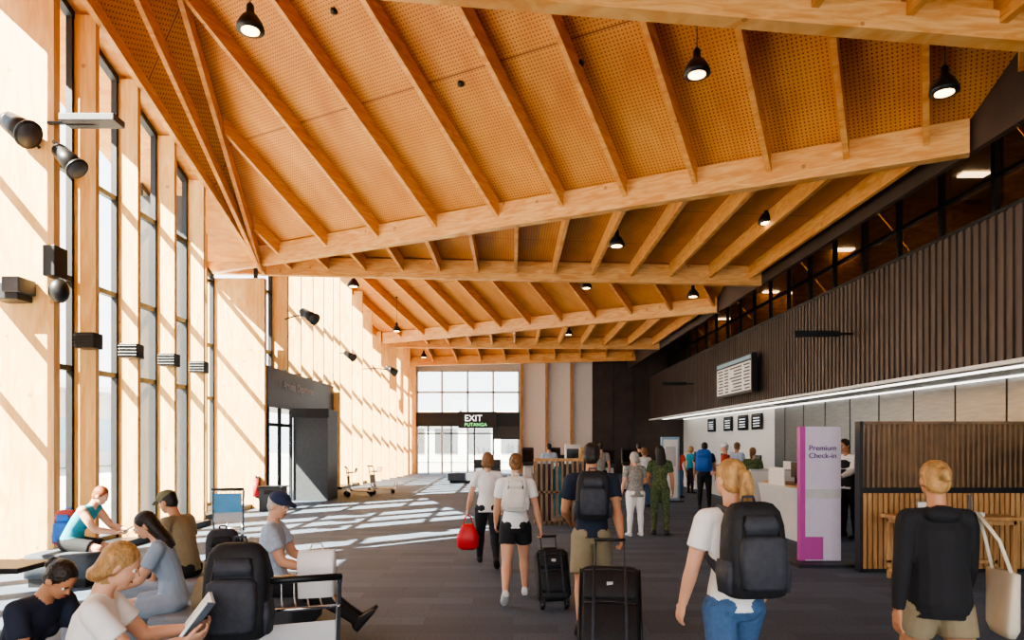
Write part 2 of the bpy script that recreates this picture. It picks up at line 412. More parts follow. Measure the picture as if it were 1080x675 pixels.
    if hair in ('long', 'bob'):
        ln_ = -.17 if hair == 'long' else -.07
        hx = Rh @ X
        P.L([(hp_(0, -.02, .03), hx*.051*H, (Rh @ V((0, 1, 0)))*.047*H), (hp_(0, -.03, -.03), hx*.059*H, (Rh @ V((0, 1, 0)))*.038*H), (hp_(0, -.046, ln_*.7), hx*.06*H, (Rh @ V((0, 1, 0)))*.032*H), (hp_(0, -.05, ln_), hx*.045*H, (Rh @ V((0, 1, 0)))*.02*H)], hairm)
    if cap:
        hx = Rh @ X; hz = Rh @ V((0, 0, 1))
        P.E(hp_(0, -.004, .032), (.052*H, .061*H, .042*H), cap, Rh)
        P.L([(hp_(0, .03, .03), hx*.042*H, hz*.008*H), (hp_(0, .07, .026), hx*.038*H, hz*.006*H), (hp_(0, .098, .02), hx*.02*H, hz*.005*H)], cap)
    if extra: extra(P, locals())
    vs, fs, lab, mats = remeshed(P, voxel)
    allv = [vs]; allf = list(fs); alll = list(lab); nvt = len(vs)
    for s_, n_ in ((1, 'R'), (-1, 'L')):
        wr = j['wr'+n_]; d = j['fd'+n_].normalized(); hd_ = pose.get('p'+n_, (-s_, .2, 0)); n = V(hd_); n = (n-d*n.dot(d)).normalized()
        th = d.cross(n)*s_; sc = H/1.72; curl = pose.get('c'+n_, 22)
        Q = Pr()
        Q.L([(wr-d*.02*sc, th*.024*sc, n*.02*sc), (wr+d*.015*sc, th*.029*sc, n*.018*sc), (wr+d*.05*sc, th*.04*sc, n*.015*sc), (wr+d*.09*sc, th*.039*sc, n*.012*sc)], skin, 2.4)
        for o_, ln_ in ((.029, .068), (.010, .077), (-.009, .071), (-.028, .056)):
            p = wr+d*.082*sc+th*o_*sc; dd = d; pts = [p]; a = curl*.6
            for q_ in (.42, .32, .26):
                ca, sa = math.cos(rad(a)), math.sin(rad(a)); dd = d*ca+n*sa
                p = p+dd*ln_*q_*sc*1.15; pts.append(p); a += curl
            Q.T(pts, [.0095*sc, .0088*sc, .008*sc, .0062*sc], skin)
        b0 = wr+d*.025*sc+th*.024*sc; d1 = (d*.65+th*.65+n*.3).normalized(); d2 = (d*.9+th*.2+n*.45).normalized()
        Q.T([b0, b0+d1*.04*sc, b0+d1*.04*sc+d2*.03*sc, b0+d1*.04*sc+d2*.052*sc], [.014*sc, .0115*sc, .0095*sc, .007*sc], skin)
        hv, hf, hl, hm_ = remeshed(Q, .0042 if voxel < .01 else .006, 1)
        allv.append(hv); allf += [tuple(i+nvt for i in f_) for f_ in hf]; nvt += len(hv)
        k = mats.index(skin); alll += [k]*len(hf)
        j['hand'+n_] = wr+d*.085*sc+n*.02*sc
    b = MB()
    for s_ in (1, -1):
        b.sph(hp_(s_*.017, .0415, .001), .0068*H, M_eye, None, 10)
        b.sph(hp_(s_*.017, .0468, .001), .0034*H, M_iris, None, 8)
        b.box(hp_(s_*.017, .049, .012), (.017*H, .004*H, .0028*H), hairm, Rh)
    b.sph(hp_(0, .0505, -.037), (.0125*H, .0045*H, .0036*H), M_lip, Rh, 10)
    me = bpy.data.meshes.new(name)
    ev = np.array([list(p) for p in b.v]); allv.append(ev)
    for m in b.mats:
        if m not in mats: mats.append(m)
    for f_, mi_ in zip(b.f, b.m):
        allf.append(tuple(i+nvt for i in f_)); alll.append(mats.index(b.mats[mi_]))
    me.from_pydata(np.concatenate(allv).tolist(), [], allf)
    for m in mats: me.materials.append(m)
    me.polygons.foreach_set('material_index', [int(x) for x in alll]); me.polygons.foreach_set('use_smooth', [True]*len(allf))
    o = bpy.data.objects.new(name, me); bpy.context.scene.collection.objects.link(o)
    o.location = (loc[0], loc[1], loc[2] if len(loc) > 2 else 0); o.rotation_euler = (0, 0, rad(yaw))
    MW = Matrix.Translation(o.location) @ Matrix.Rotation(rad(yaw), 4, 'Z')
    return dict(o=o, loc=tuple(o.location), yaw=rad(yaw), H=H, j=j, U=U2, W=W2, waist=waist, neck=neck, hip=hip, MW=MW, hc=hc)

def backpack_geo(b, c, X, U, Bk, w, h, dp, m, m2):
    sp = []
    for t, ws, ds in ((-.5, .8, .7), (-.47, .95, .92), (-.3, 1, 1.05), (0, 1, 1), (.25, .97, .85), (.4, .86, .68), (.48, .66, .45), (.5, .45, .25)):
        sp.append((c+U*t*h, X*w/2*ws, Bk*dp/2*ds))
    b.loft(sp, m, 28, 3.6)
    c2 = c+Bk*dp*.5-U*h*.12; sp = []
    for t, s_ in ((-.5, .75), (-.44, .95), (0, 1), (.42, .95), (.5, .7)):
        sp.append((c2+U*t*h*.55, X*w*.39*s_, Bk*dp*.22*s_))
    b.loft(sp, m2, 24, 3.6)
    c3 = c+Bk*dp*.42+U*h*.27
    b.loft([(c3-U*.05, X*w*.28, Bk*dp*.12), (c3, X*w*.3, Bk*dp*.14), (c3+U*.05, X*w*.24, Bk*dp*.06)], m2, 20, 3.2)
    for s_ in (-1, 1):
        cs = c+X*s_*w*.49-U*h*.25
        b.loft([(cs-U*h*.2, X*.02, Bk*dp*.3), (cs, X*.03, Bk*dp*.36), (cs+U*h*.14, X*.018, Bk*dp*.34)], m2, 16, 3)
        b.tube([c+X*s_*w*.3+Bk*dp*.5-U*h*.4, c+X*s_*w*.34+Bk*dp*.53, c+X*s_*w*.26+Bk*dp*.40+U*h*.36], .006, M_black, 6)
    b.tube([c+U*h*.47-X*.04-Bk*dp*.2, c+U*h*.55-X*.03-Bk*dp*.2, c+U*h*.55+X*.03-Bk*dp*.2, c+U*h*.47+X*.04-Bk*dp*.2], .009, m2, 8)

def backpack(pr, m, m2, w=.31, h=.47, dp=.2, drop=0.0):
    b = MB(); X = V((1, 0, 0)); U = pr['U']; W = pr['W']; H = pr['H']
    c = pr['waist']+U*(.1*H-drop)-W*(.066*H+dp/2+.01)
    backpack_geo(b, c, X, U, -W, w, h, dp, m, m2)
    nk = pr['neck']
    for s_ in (-1, 1):
        xs = X*s_
        b.tube([c+U*h*.36+xs*.07+W*dp*.4, nk-U*.0*H+xs*.075-W*.05*H, nk+U*.012*H+xs*.085, nk-U*.03*H+xs*.09+W*.058*H, pr['waist']+U*.11*H+xs*.1+W*.078*H,
                pr['waist']+U*.05*H+xs*.145+W*.03*H, c-U*h*.3+xs*w*.42+W*dp*.35], .024, m2, 10, flat=.009, up=(1, 0, 0))
    return b.obj('backpack', 0, pr['loc'], pr['yaw'])

def suitcase(base, hand, w, h, dp, m, m2, name='rolling_suitcase'):
    b = MB(); base = V(base); hand = V(hand); ax = (hand-base).normalized()
    X = V((ax.y, -ax.x, 0)); X = V((1, 0, 0)) if X.length < .05 else X.normalized()
    F = ax.cross(X).normalized()
    if F.y > 0: F = -F
    c0 = base+ax*.06
    sp = []
    for t, k in ((0, .88), (.03, .97), (.08, 1), (h-.08, 1), (h-.03, .97), (h, .86)):
        sp.append((c0+ax*t, X*w/2*k, F*dp/2*k))
    b.loft(sp, m, 32, 6)
    for t0, t1 in ((.06, h*.56), (h*.6, h-.06)):
        c = c0+F*dp*.5; b.loft([(c+ax*t0, X*w*.38, F*.02), (c+ax*(t0+.03), X*w*.42, F*.04), (c+ax*(t1-.03), X*w*.42, F*.035), (c+ax*t1, X*w*.38, F*.012)], m2, 24, 6)
        b.tube([c+ax*(t1-.015)-X*w*.4+F*.03, c+ax*(t1+.0)+F*.03, c+ax*(t1-.015)+X*w*.4+F*.03], .004, M_dkgrey, 6)
    for s_ in (-1, 1):
        b.tube([c0+ax*.03+X*s_*w*.47+F*dp*.46, c0+ax*(h-.04)+X*s_*w*.47+F*dp*.46], .009, M_black, 8)
        b.tube([c0+ax*.05+X*s_*w*.25+F*(dp*.5+.045), c0+ax*(h-.04)+X*s_*w*.25+F*(dp*.5+.04)], .014, M_packg, 8, flat=.004, up=(0, 1, 0))
        wc = base+X*s_*w*.38; b.cyl(wc-X*.016, wc+X*.016, .04, .04, M_black, 18); b.box(wc+ax*.04, (.05, .05, .05), M_black)
        wc = base+X*s_*w*.38+F*dp*.36; b.cyl(wc-X*.014, wc+X*.014, .03, .03, M_black, 18); b.box(wc+ax*.04, (.04, .04, .05), M_black)
        b.cyl(c0+ax*h*.95+X*s_*w*.24-F*dp*.3, hand+X*s_*w*.24-F*dp*.3, .009, .009, M_dkgrey, 8)
    hh = hand-F*dp*.3; b.tube([hh-X*w*.27, hh+X*w*.27], .016, M_black, 10)
    tc = c0+ax*h; b.tube([tc-X*.08, tc-X*.07+ax*.035, tc+X*.07+ax*.035, tc+X*.08], .011, M_black, 8)
    b.box(c0+ax*h*.75+F*(dp*.5+.04), (.05, .01, .03), M_lgrey)
    return b.obj(name)

# ------------------------------------------------------------------ room
XL, XR = -8.6, 6.7
b = MB(); b.mm(-8.3, 12.5, -8, 40.2, -.12, 0, M_carpet); b.obj('floor')
b = MB(); b.mm(-90, -8.3, -40, 120, -.2, -.06, M_concrete); b.mm(-8.3, 40, 40.2, 140, -.2, -.06, M_concrete); b.obj('exterior_ground')

class Plane:
    def __init__(s, A, B, slope, h0):
        s.A = V(A); s.B = V(B); d = s.B-s.A; s.L = math.hypot(d.x, d.y)
        s.u = (d.x/s.L, d.y/s.L); s.v = (-s.u[1], s.u[0]); s.sl = slope; s.h0 = h0
        if s.v[1] < 0: s.v = (-s.v[0], -s.v[1])
    def st(s, x, y):
        dx = x-s.A.x; dy = y-s.A.y
        return (dx*s.u[0]+dy*s.u[1])/s.L, -(dx*s.v[0]+dy*s.v[1])
    def z(s, x, y):
        a, t = s.st(x, y); return s.A.z+(s.B.z-s.A.z)*a+s.h0+s.sl*t
    def pt(s, a, t):
        x = s.A.x+(s.B.x-s.A.x)*a-s.v[0]*t; y = s.A.y+(s.B.y-s.A.y)*a-s.v[1]*t
        return x, y
ZL, ZR = 6.62, 6.05
V0 = ((XL, 6.8, ZL), (XR, -2, ZR)); R1 = ((XL, 6.8, 6.9), (XR, 7.6, 6.17))
V1 = ((XL, 19.4, ZL), (XR, 10.0, ZR)); R2 = ((XL, 19.4, ZL), (XR, 18.4, ZR))
V2 = ((XL, 34.5, ZL), (XR, 22.2, ZR)); R3 = ((XL, 34.5, ZL), (XR, 31, ZR))
V3 = ((XL, 39.9, ZL-.4), (XR, 37.0, ZR+.2))
def ly(Lr, x): return Lr[0][1]+(Lr[1][1]-Lr[0][1])*(x-XL)/(XR-XL)
def lz(Lr, x): return Lr[0][2]+(Lr[1][2]-Lr[0][2])*(x-XL)/(XR-XL)
HB = .5
S1 = Plane(*V1, .6, HB); S2 = Plane(*V2, .55, HB); S3 = Plane(*V3, .5, HB)
XE = -6.75
def facet(x, y):
    zf = 6.8+.31*(17.9-y)
    return zf+(1.05*(x-XE) if x > XE else 0)
def roofz(x, y):
    if y < ly(V0, x): return 7.15
    if y < ly(R1, x): return lz(R1, x)+.55
    if y < ly(V1, x): return min(S1.z(x, y), facet(x, y))
    if y < ly(R2, x): return lz(R2, x)+.55
    if y < ly(V2, x): return S2.z(x, y)
    if y < ly(R3, x): return lz(R3, x)+.55
    if y < ly(V3, x): return S3.z(x, y)
    return lz(V3, x)+.5
b = MB(); br_ = MB()
def perf(S, nm):
    return perf_mat(nm, -math.atan2(S.u[1], S.u[0]))
def slope_panel(S, Vv, Rr, slist, pm, fac=False):
    pts = [(XL, Vv[0][1]), (XR, Vv[1][1]), (XR, Rr[1][1]), (XL, Rr[0][1])]
    b.poly([(x, y, S.z(x, y)) for x, y in pts], pm)
    for a in slist:
        ts = [i*.05 for i in range(0, 480)]
        ok = []
        for t in ts:
            q = S.pt(a, t)
            if XL <= q[0] <= XR and q[1] >= ly(Rr, q[0]) and not (fac and facet(*q) < S.z(*q)-.2): ok.append(t)
        if len(ok) < 4: continue
        p0 = S.pt(a, ok[0]); p1 = S.pt(a, ok[-1])
        br_.beam((p0[0], p0[1], S.z(*p0)-.36), (p1[0], p1[1], S.z(*p1)-.36), .085, .36, M_raft)
    b.poly([(XL, Rr[0][1], Rr[0][2]+.3), (XR, Rr[1][1], Rr[1][2]+.3), (XR, Rr[1][1], S.z(XR, Rr[1][1])), (XL, Rr[0][1], S.z(XL, Rr[0][1]))], M_raft)
PM1 = perf(S1, 'perforated_ply_a')
slope_panel(S1, V1, R1, [.07, .168, .265, .36, .455, .545, .629, .703, .776, .845, .91, .97, 1.03, 1.1], PM1, True)
slope_panel(S2, V2, R2, [i*.0765 for i in range(-2, 17)], perf(S2, 'perforated_ply_b'))
slope_panel(S3, V3, R3, [i*.09 for i in range(0, 14)], perf(S3, 'perforated_ply_c'))
def cross_x(y):
    lo, hi = XE, 3.0
    if facet(XE, y) >= S1.z(XE, y): return XE
    for _ in range(40):
        m_ = (lo+hi)/2
        if facet(m_, y) < S1.z(m_, y): lo = m_
        else: hi = m_
    return lo
yA = 18.3
while facet(XE, yA) >= S1.z(XE, yA) and yA > 8: yA -= .02
y7 = 6.9; xc = cross_x(y7)
b.poly([(XE, yA, facet(XE, yA)), (xc, y7, facet(xc, y7)), (XE, y7, facet(XE, y7))], PM1)
b.poly([(XE, yA, facet(XE, yA)), (XE, y7, facet(XE, y7)), (XL, y7, facet(XL, y7)), (XL, yA, facet(XL, yA))], M_raft)
b.poly([(XL, 19.4, facet(XL, yA)-.1), (XL, y7, facet(XL, y7)), (XL, y7, S1.z(XL, y7)), (XL, 19.4, S1.z(XL, 19.4))], M_raft)  # unseen side closure, added to block sun entering above the eave
br_.beam((XE, yA+.3, facet(XE, yA+.3)-.2), (XE, y7, facet(XE, y7)-.2), .1, .3, M_beam)
br_.beam((XE+.02, yA, facet(XE, yA)-.3), (xc, y7, facet(xc, y7)-.3), .09, .34, M_raft)
xm = (XE+xc)/2
br_.beam((XE+.02, yA, facet(XE, yA)-.3), (xm, y7, facet(xm, y7)-.3), .085, .32, M_raft)
PF = perf_mat('perforated_ply_flat', 0, '#d4913f', '#b9762c')
def flat_panel(Vv, Rr, step=1.05):
    b.poly([(XL, Vv[0][1], Vv[0][2]+.55), (XR, Vv[1][1], Vv[1][2]+.55), (XR, Rr[1][1], Rr[1][2]+.55), (XL, Rr[0][1], Rr[0][2]+.55)], PF)
    x = XR-.3
    while x > XL:
        y0 = ly(Vv, x); y1 = ly(Rr, x)
        if y1-y0 > .3: br_.beam((x, y0, lz(Vv, x)+.17), (x, y1, lz(Rr, x)+.17), .085, .37, M_raft)
        x -= step
flat_panel(V0, R1); flat_panel(V1, R2); flat_panel(V2, R3)
b.poly([(XL, V3[0][1], V3[0][2]+.5), (XR, V3[1][1], V3[1][2]+.5), (XR, 41, V3[1][2]+.5), (XL, 41, V3[0][2]+.5)], PF)
b.poly([(XL, V0[0][1], 7.15), (XR, V0[1][1], 7.15), (XR, -8, 7.15), (XL, -8, 7.15)], PF)  # unseen flat roof behind the camera, put in to shade the foreground
b.obj('ceiling'); br_.obj('ceiling_rafters')
for nm, Lr, h in (('roof_beam', V0, .5), ('roof_beam', R1, .31), ('roof_beam', V1, .5), ('roof_beam', R2, .5), ('roof_beam', V2, .5), ('roof_beam', R3, .5), ('roof_beam', V3, .5)):
    q = MB(); q.beam(Lr[0], Lr[1], .2, h, M_beam); q.obj(nm)

# ---- left facade
b = MB(); fr = MB(); gl = MB()
def fin(x0, x1, y, z0, m=M_fin, th=.09):
    zt = min(roofz(x0, y), roofz(x1, y), roofz(x0, y+th), roofz(x1, y-th))-.02
    b.mm(x0, x1, y-th/2, y+th/2, z0, zt, m)
    return zt
ys = [10.2, 11.2, 12.45, 13.8, 15.1]
near = [9.0-1.25*i for i in range(5)]
for y in near: fin(-8.1, -7.7, y, 0)  # fins outside the view, included to shape the incoming sun
b.mm(-8.12, -8.0, -8, 4.0, 0, 7.1, M_fin)  # out-of-view solid wall, added to keep sun off the foreground seats
for k in range(10): b.mm(-8.0, -7.75, -7.5+1.25*k, -7.41+1.25*k, 0, 7.1, M_fin)
for k, y in enumerate(ys):
    fin(-8.1 if k == 0 else -7.25, -6.8, y, 0, th=.14 if k == 0 else .1)
fin(-8.5, -6.86, 19.0, 0, th=.16)
for y in (17.0, ): fin(-8.3, -7.6, y, 0)
yy = [20.4+1.3*i for i in range(5)]
for y in yy: fin(-7.25, -6.7, y, 4.0)
far = [26.6+1.45*i for i in range(10)]
for y in far: fin(-7.4, -6.75+(y-26)*.085, y, 0)
b.obj('wall_left_fins')
def glz(x, y0, y1, z0=0.1):
    zt0 = roofz(x, y0)-.02; zt1 = roofz(x, y1)-.02
    gl.poly([(x, y0, z0), (x, y1, z0), (x, y1, zt1), (x, y0, zt0)], M_glass)
    for y in (y0+.03, y1-.03): fr.mm(x-.05, x+.05, y-.03, y+.03, z0, roofz(x, y)-.05, M_dark)
    for z in (z0, 3.0, 4.45, 6.2):
        if z+.1 < min(zt0, zt1): fr.mm(x-.05, x+.05, y0, y1, z, z+.09, M_dark)
    fr.beam((x, y0, zt0-.12), (x, y1, zt1-.12), .12, .12, M_dark)
nn_ = sorted(near)
for a, c in zip(nn_[:-1], nn_[1:]): glz(-8.05, a+.05, c-.05)
glz(-8.05, 9.05, 10.12)
for a, c in zip(ys[:-1], ys[1:]): glz(-7.2, a+.05, c-.05)
glz(-8.3, 15.2, 17.0); glz(-8.3, 17.05, 18.9); fr.mm(-8.3, -7.2, 15.12, 15.2, 0, 7.3, M_dark)
for a, c in zip([19.1]+yy[:-1], yy): glz(-7.2, a+.05, c-.05, 4.0)
glz(-7.2, yy[-1]+.05, 26.5, 4.0)
for a, c in zip(far[:-1], far[1:]): glz(-7.3, a+.05, c-.05)
gl.obj('window_1'); fr.obj('window_frames_left')
b = MB(); b.mm(-8.1, -7.7, -8, 10.1, 0, .12, M_dark); b.mm(-7.3, -6.7, 10.1, 15.2, 0, .12, M_dark); b.mm(-8.4, -7.2, 15.2, 19, 0, .12, M_dark); b.mm(-7.4, -6.6, 26.5, 40, 0, .1, M_dark); b.obj('baseboard_left')

# entrance vestibule
b = MB()
b.mm(-8.2, -6.9, 19.3, 26.4, 2.85, 4.0, M_dkgrey)
b.mm(-6.9, -5.8, 21.5, 22.7, 0, 2.87, M_dkgrey); b.mm(-6.9, -5.75, 21.4, 21.5, 2.6, 2.9, M_dark)
b.mm(-7.1, -6.9, 22.7, 26.4, 0, 2.85, M_dkgrey)
b.mm(-8.2, -6.95, 19.25, 19.33, 0, 2.85, M_dark)
for y in (19.4, 20.4, 21.45): b.mm(-7.0, -6.9, y-.04, y+.04, 0, 2.85, M_dark)
b.mm(-7.0, -6.9, 19.4, 21.5, 2.3, 2.4, M_dark)
b.mm(-6.97, -6.94, 19.44, 21.4, 0.05, 2.3, M_glass)
ves = b.obj('door_1', .01)
text('vestibule_sign_letters', '1  Arrivals  Departures', (-6.88, 20.2, 3.45), (rad(90), 0, rad(90)), .36, M_lgrey, ves)

# ---- end wall y=40
b = MB()
ZT = 9.2
b.mm(-8.4, -5.6, 40, 40.2, 0, ZT, M_fin)
b.mm(-5.6, .45, 40, 40.2, 6.05, ZT, M_lgrey)
b.mm(.45, 4.7, 40, 40.2, 0, ZT, M_white)
b.mm(4.7, 12.5, 39.8, 40.2, 0, ZT, M_brown)
for x in (4.72, 5.9, 7.1): b.mm(x-.02, x+.02, 39.76, 39.8, 0, 8, M_black)
b.obj('wall_end')
b = MB()
for x in (.5, 1.95, 3.4): b.mm(x, x+.16, 39.75, 40, 0, 6.9, M_timber)
b.mm(2.3, 4.7, 39.2, 40, 0, 1.1, M_dark)
b.obj('trim_1')
b = MB()
for x in (-5.55, -4.1, -2.6, -1.1, .4): b.mm(x-.05, x+.05, 39.95, 40.1, 0, 6.05, M_lgrey)
for z in (3.55, 4.75, 6.0): b.mm(-5.6, .45, 39.95, 40.1, z-.05, z+.05, M_lgrey)
b.mm(-5.6, .45, 39.9, 40.1, 2.75, 3.55, M_dark)
for x in (-4.9, -3.55, -2.2, -1.1): b.mm(x-.04, x+.04, 39.95, 40.05, 0, 2.75, M_dark)
b.mm(-5.6, .45, 39.98, 40.05, 2.3, 2.38, M_dark); b.mm(-1.1, .45, 39.9, 40.1, 2.0, 2.75, M_dkgrey)
b.mm(-5.6, .45, 40.0, 40.02, 0.05, 6.0, M_glass)
b.obj('door_2')
b = MB(); b.mm(-3.1, -.9, 39.4, 39.6, 2.65, 3.6, M_black); b.mm(-3.0, -2.95, 39.4, 39.9, 3.6, 3.7, M_black)
ex = b.obj('exit_sign')
text('exit_sign_letters', 'EXIT', (-2.75, 39.38, 3.05), (rad(90), 0, 0), .5, M_wtext, ex)
text('exit_sign_subtitle', 'PUTANGA', (-2.75, 39.38, 2.75), (rad(90), 0, 0), .28, M_green, ex)

# ---- right side
b = MB(); b.mm(8.06, 8.2, 8.0, 39.8, 3.15, 5.6, M_slatb)
y = 8.0; i = 0
while y < 39.7:
    b.mm(7.99 if i % 2 else 8.02, 8.06, y, y+.085, 3.17, 5.6, M_slat); y += .1; i += 1
b.mm(7.97, 8.25, 8, 39.8, 5.6, 5.66, M_dark); b.mm(7.97, 8.2, 8, 39.8, 3.1, 3.17, M_white)
b.mm(7.97, 8.2, 7.9, 8.0, 3.1, 5.66, M_slat)
b.obj('wall_right_balcony')
b = MB(); b.mm(8.2, 12.5, 8, 39.8, 3.15, 3.3, M_offw); b.mm(8.2, 12.5, 8, 39.8, 4.3, 4.4, M_dkgrey); b.obj('ceiling_soffit')
b = MB(); b.mm(8.6, 8.7, 9, 39, 3.12, 3.149, M_strip); b.mm(9.8, 9.86, 9, 39, 3.12, 3.149, M_strip); b.obj('strip_light')
b = MB(); b.mm(10, 10.2, 26, 39.8, 0, 3.14, M_white); b.mm(10, 10.2, 8, 26, 0, 3.14, M_steel)
for y in [9+1.6*k for k in range(11)]: b.mm(9.985, 10, y-.012, y+.012, 0, 3.14, M_dark)
b.obj('wall_right')
b = MB(); b.poly([(9.08, 8, 4.4), (9.08, 39.8, 4.4), (9.08, 39.8, 8.0), (9.08, 8, 8.0)], M_dglass); b.obj('window_2')
b = MB()
for k in range(21): b.mm(8.97, 9.07, 8+1.58*k-.05, 8+1.58*k+.05, 4.4, 7.85, M_black)
b.mm(8.95, 9.1, 8, 39.8, 7.85, 8.05, M_black); b.mm(8.97, 9.07, 8, 39.8, 6.75, 6.82, M_black)
b.obj('window_frames_right')
b = MB(); b.mm(12.3, 12.5, 8, 39.8, 4.4, 8.2, M_office); b.mm(9.1, 12.5, 8, 39.8, 8.06, 8.2, M_offw); b.mm(9.1, 12.3, 7.9, 8, 4.4, 8.2, M_brown)
for k in (12.7, 17.5, 22.2, 28.5, 34.8): b.mm(9.15, 12.3, k, k+.1, 4.4, 8.06, M_office)
b.obj('wall_office')
b = MB()
for k in range(10): b.mm(10.4, 11.0, 9.5+3.1*k, 9.75+3.1*k, 8.02, 8.055, M_ofill)  # glowing panels added to brighten the room behind the tinted glass
for k in range(7): b.mm(11.6, 11.9, 9.8+4.3*k, 11.6+4.3*k, 8.02, 8.055, M_ofill)
b.obj('office_fill_panels')
b = MB(); b.poly([(6.78, -8, 6.1), (6.78, 39.8, 6.1), (8.94, 39.8, 8.02), (8.94, -8, 8.02)], M_brown)
b.mm(6.7, 6.8, -8, 39.8, 6.08, 9.6, M_brown)
b.mm(9.1, 12.5, -8, 8, 0, 8.1, M_brown)
b.obj('ceiling_bulkhead')

b = MB(); b.mm(7.62, 7.8, 21.7, 25.4, 3.45, 4.7, M_black); b.mm(7.8, 7.97, 22.5, 24.5, 3.8, 4.3, M_dark)
b.mm(7.60, 7.62, 21.78, 25.32, 4.52, 4.64, M_pblue)
b.mm(7.605, 7.62, 21.78, 25.32, 3.53, 4.46, M_white)
for r_ in range(8):
    for c_, (y0, y1) in enumerate(((21.85, 22.5), (22.6, 23.9), (24.0, 24.5), (24.6, 25.25))):
        b.mm(7.60, 7.606, y0, y0+(y1-y0)*random.uniform(.6, 1), 3.58+r_*.11, 3.63+r_*.11, M_dkgrey)
b.obj('departure_board')
for y, z in ((16, 4.38), (30, 4.4)):
    b = MB(); b.mm(6.6, 7.65, y-.06, y+.06, z-.07, z+.07, M_black); b.mm(7.6, 8.0, y-.02, y+.02, z-.03, z+.03, M_black); b.obj('blade_sign', .01)
for y in (34, 31.4, 29.4, 27.7):
    b = MB(); b.mm(9.9, 9.97, y-.55, y+.55, 2.35, 3.0, M_black); b.mm(9.89, 9.9, y-.5, y+.5, 2.4, 2.95, M_screend)
    for q in range(4): b.mm(9.884, 9.89, y-.42, y+.3, 2.47+q*.11, 2.51+q*.11, M_screen)
    b.mm(9.96, 9.99, y-.1, y+.1, 2.6, 2.8, M_dark); b.obj('check_in_screen')

def counter(x, y, name='check_in_counter'):
    b = MB()
    b.loft([((x, y, 0), (.28, 0, 0), (0, .95, 0)), ((x, y, .1), (.28, 0, 0), (0, .95, 0)), ((x, y, .95), (.42, 0, 0), (0, 1.05, 0)), ((x, y, 1.0), (.44, 0, 0), (0, 1.08, 0))], M_offw, 32, 6)
    b.mm(x-.3, x+.34, y-.9, y+.9, 1.0, 1.03, M_timber)
    b.mm(x-.33, x-.30, y-.3, y+.5, 1.0, 1.35, M_offw)
    b.mm(x+.0, x+.05, y-.25, y+.2, 1.15, 1.45, M_black); b.mm(x-.01, x+.1, y-.06, y, 1.0, 1.2, M_black)
    b.obj(name, .008)
counter(5.55, 13.4); counter(7.4, 17.3); counter(7.4, 20.6); counter(7.4, 24.0); counter(7.4, 27.6)
b = MB(); b.mm(5.3, 6.9, 15.2, 15.26, 0.05, 1.2, M_offw); b.mm(5.3, 6.9, 15.19, 15.27, 1.2, 1.24, M_lgrey)
for x in (5.35, 6.8): b.mm(x, x+.06, 15.0, 15.45, 0, .05, M_dark)
b.obj('queue_partition')

b = MB(); b.mm(4.36, 4.95, 10.27, 10.36, .06, 2.08, M_lilac); b.mm(4.33, 4.41, 10.26, 10.37, .06, 2.08, M_mag)
b.mm(4.41, 4.68, 10.262, 10.27, .08, .42, M_mag); b.mm(4.41, 4.95, 10.264, 10.27, 1.0, 1.14, M_lgrey); b.mm(4.2, 5.05, 10.0, 10.6, 0, .05, M_dark)
tt = b.obj('check_in_sign_totem', .006)
text('totem_letters', 'Premium\nCheck-in', (4.46, 10.258, 1.72), (rad(90), 0, 0), .115, M_purp, tt)
b = MB()
x = 4.98
while x < 8.3:
    b.mm(x, x+.03, 9.72, 9.80, 1.2, 2.1, M_tslat)
    b.mm(x-.005, x+.05, 9.68, 9.74, 0.05, 1.12, M_timber); x += .075
b.mm(4.95, 8.35, 9.76, 9.8, 0, 1.15, M_tslat); b.mm(4.95, 8.35, 9.70, 9.82, 1.12, 1.2, M_black); b.mm(4.95, 8.35, 9.70, 9.82, 2.1, 2.14, M_tslat); b.mm(4.95, 8.35, 9.68, 9.82, 0, .05, M_dark)
b.mm(4.93, 4.98, 9.68, 9.82, 0, 2.14, M_dark)
b.obj('slatted_screen')
b = MB(); b.mm(5.9, 8.3, 10.6, 10.68, .9, 1.9, M_steel)
for x in (6.0, 7.1, 8.2): b.mm(x-.03, x+.03, 10.6, 10.68, 0, .9, M_dark)
b.mm(5.9, 8.3, 10.45, 11.2, .86, .9, M_offw); b.obj('service_desk')
b = MB(); b.mm(5.05, 6.65, 8.85, 9.35, .82, .87, M_timber)
for x in (5.1, 6.54):
    for y in (8.9, 9.25): b.mm(x, x+.05, y, y+.05, 0, .82, M_timber)
    b.mm(x, x+.05, 8.9, 9.3, .1, .15, M_timber)
b.mm(5.1, 6.6, 9.25, 9.30, .2, .25, M_timber); b.mm(5.1, 6.6, 8.9, 9.3, .76, .82, M_timber)
b.obj('writing_table', .006)
b = MB(); b.mm(5.9, 6.2, 8.95, 9.15, .87, .92, M_white)
b.mm(6.02, 6.06, 9.0, 9.04, .92, 1.15, M_chrome); b.obj('leaflet_holder')
b = MB(); b.mm(5.35, 5.75, 9.05, 9.07, .87, 1.1, M_glass); b.mm(5.35, 5.75, 9.0, 9.12, .87, .9, M_lgrey); b.mm(5.38, 5.5, 9.03, 9.05, .9, 1.05, M_wtee); b.obj('brochure_stand')

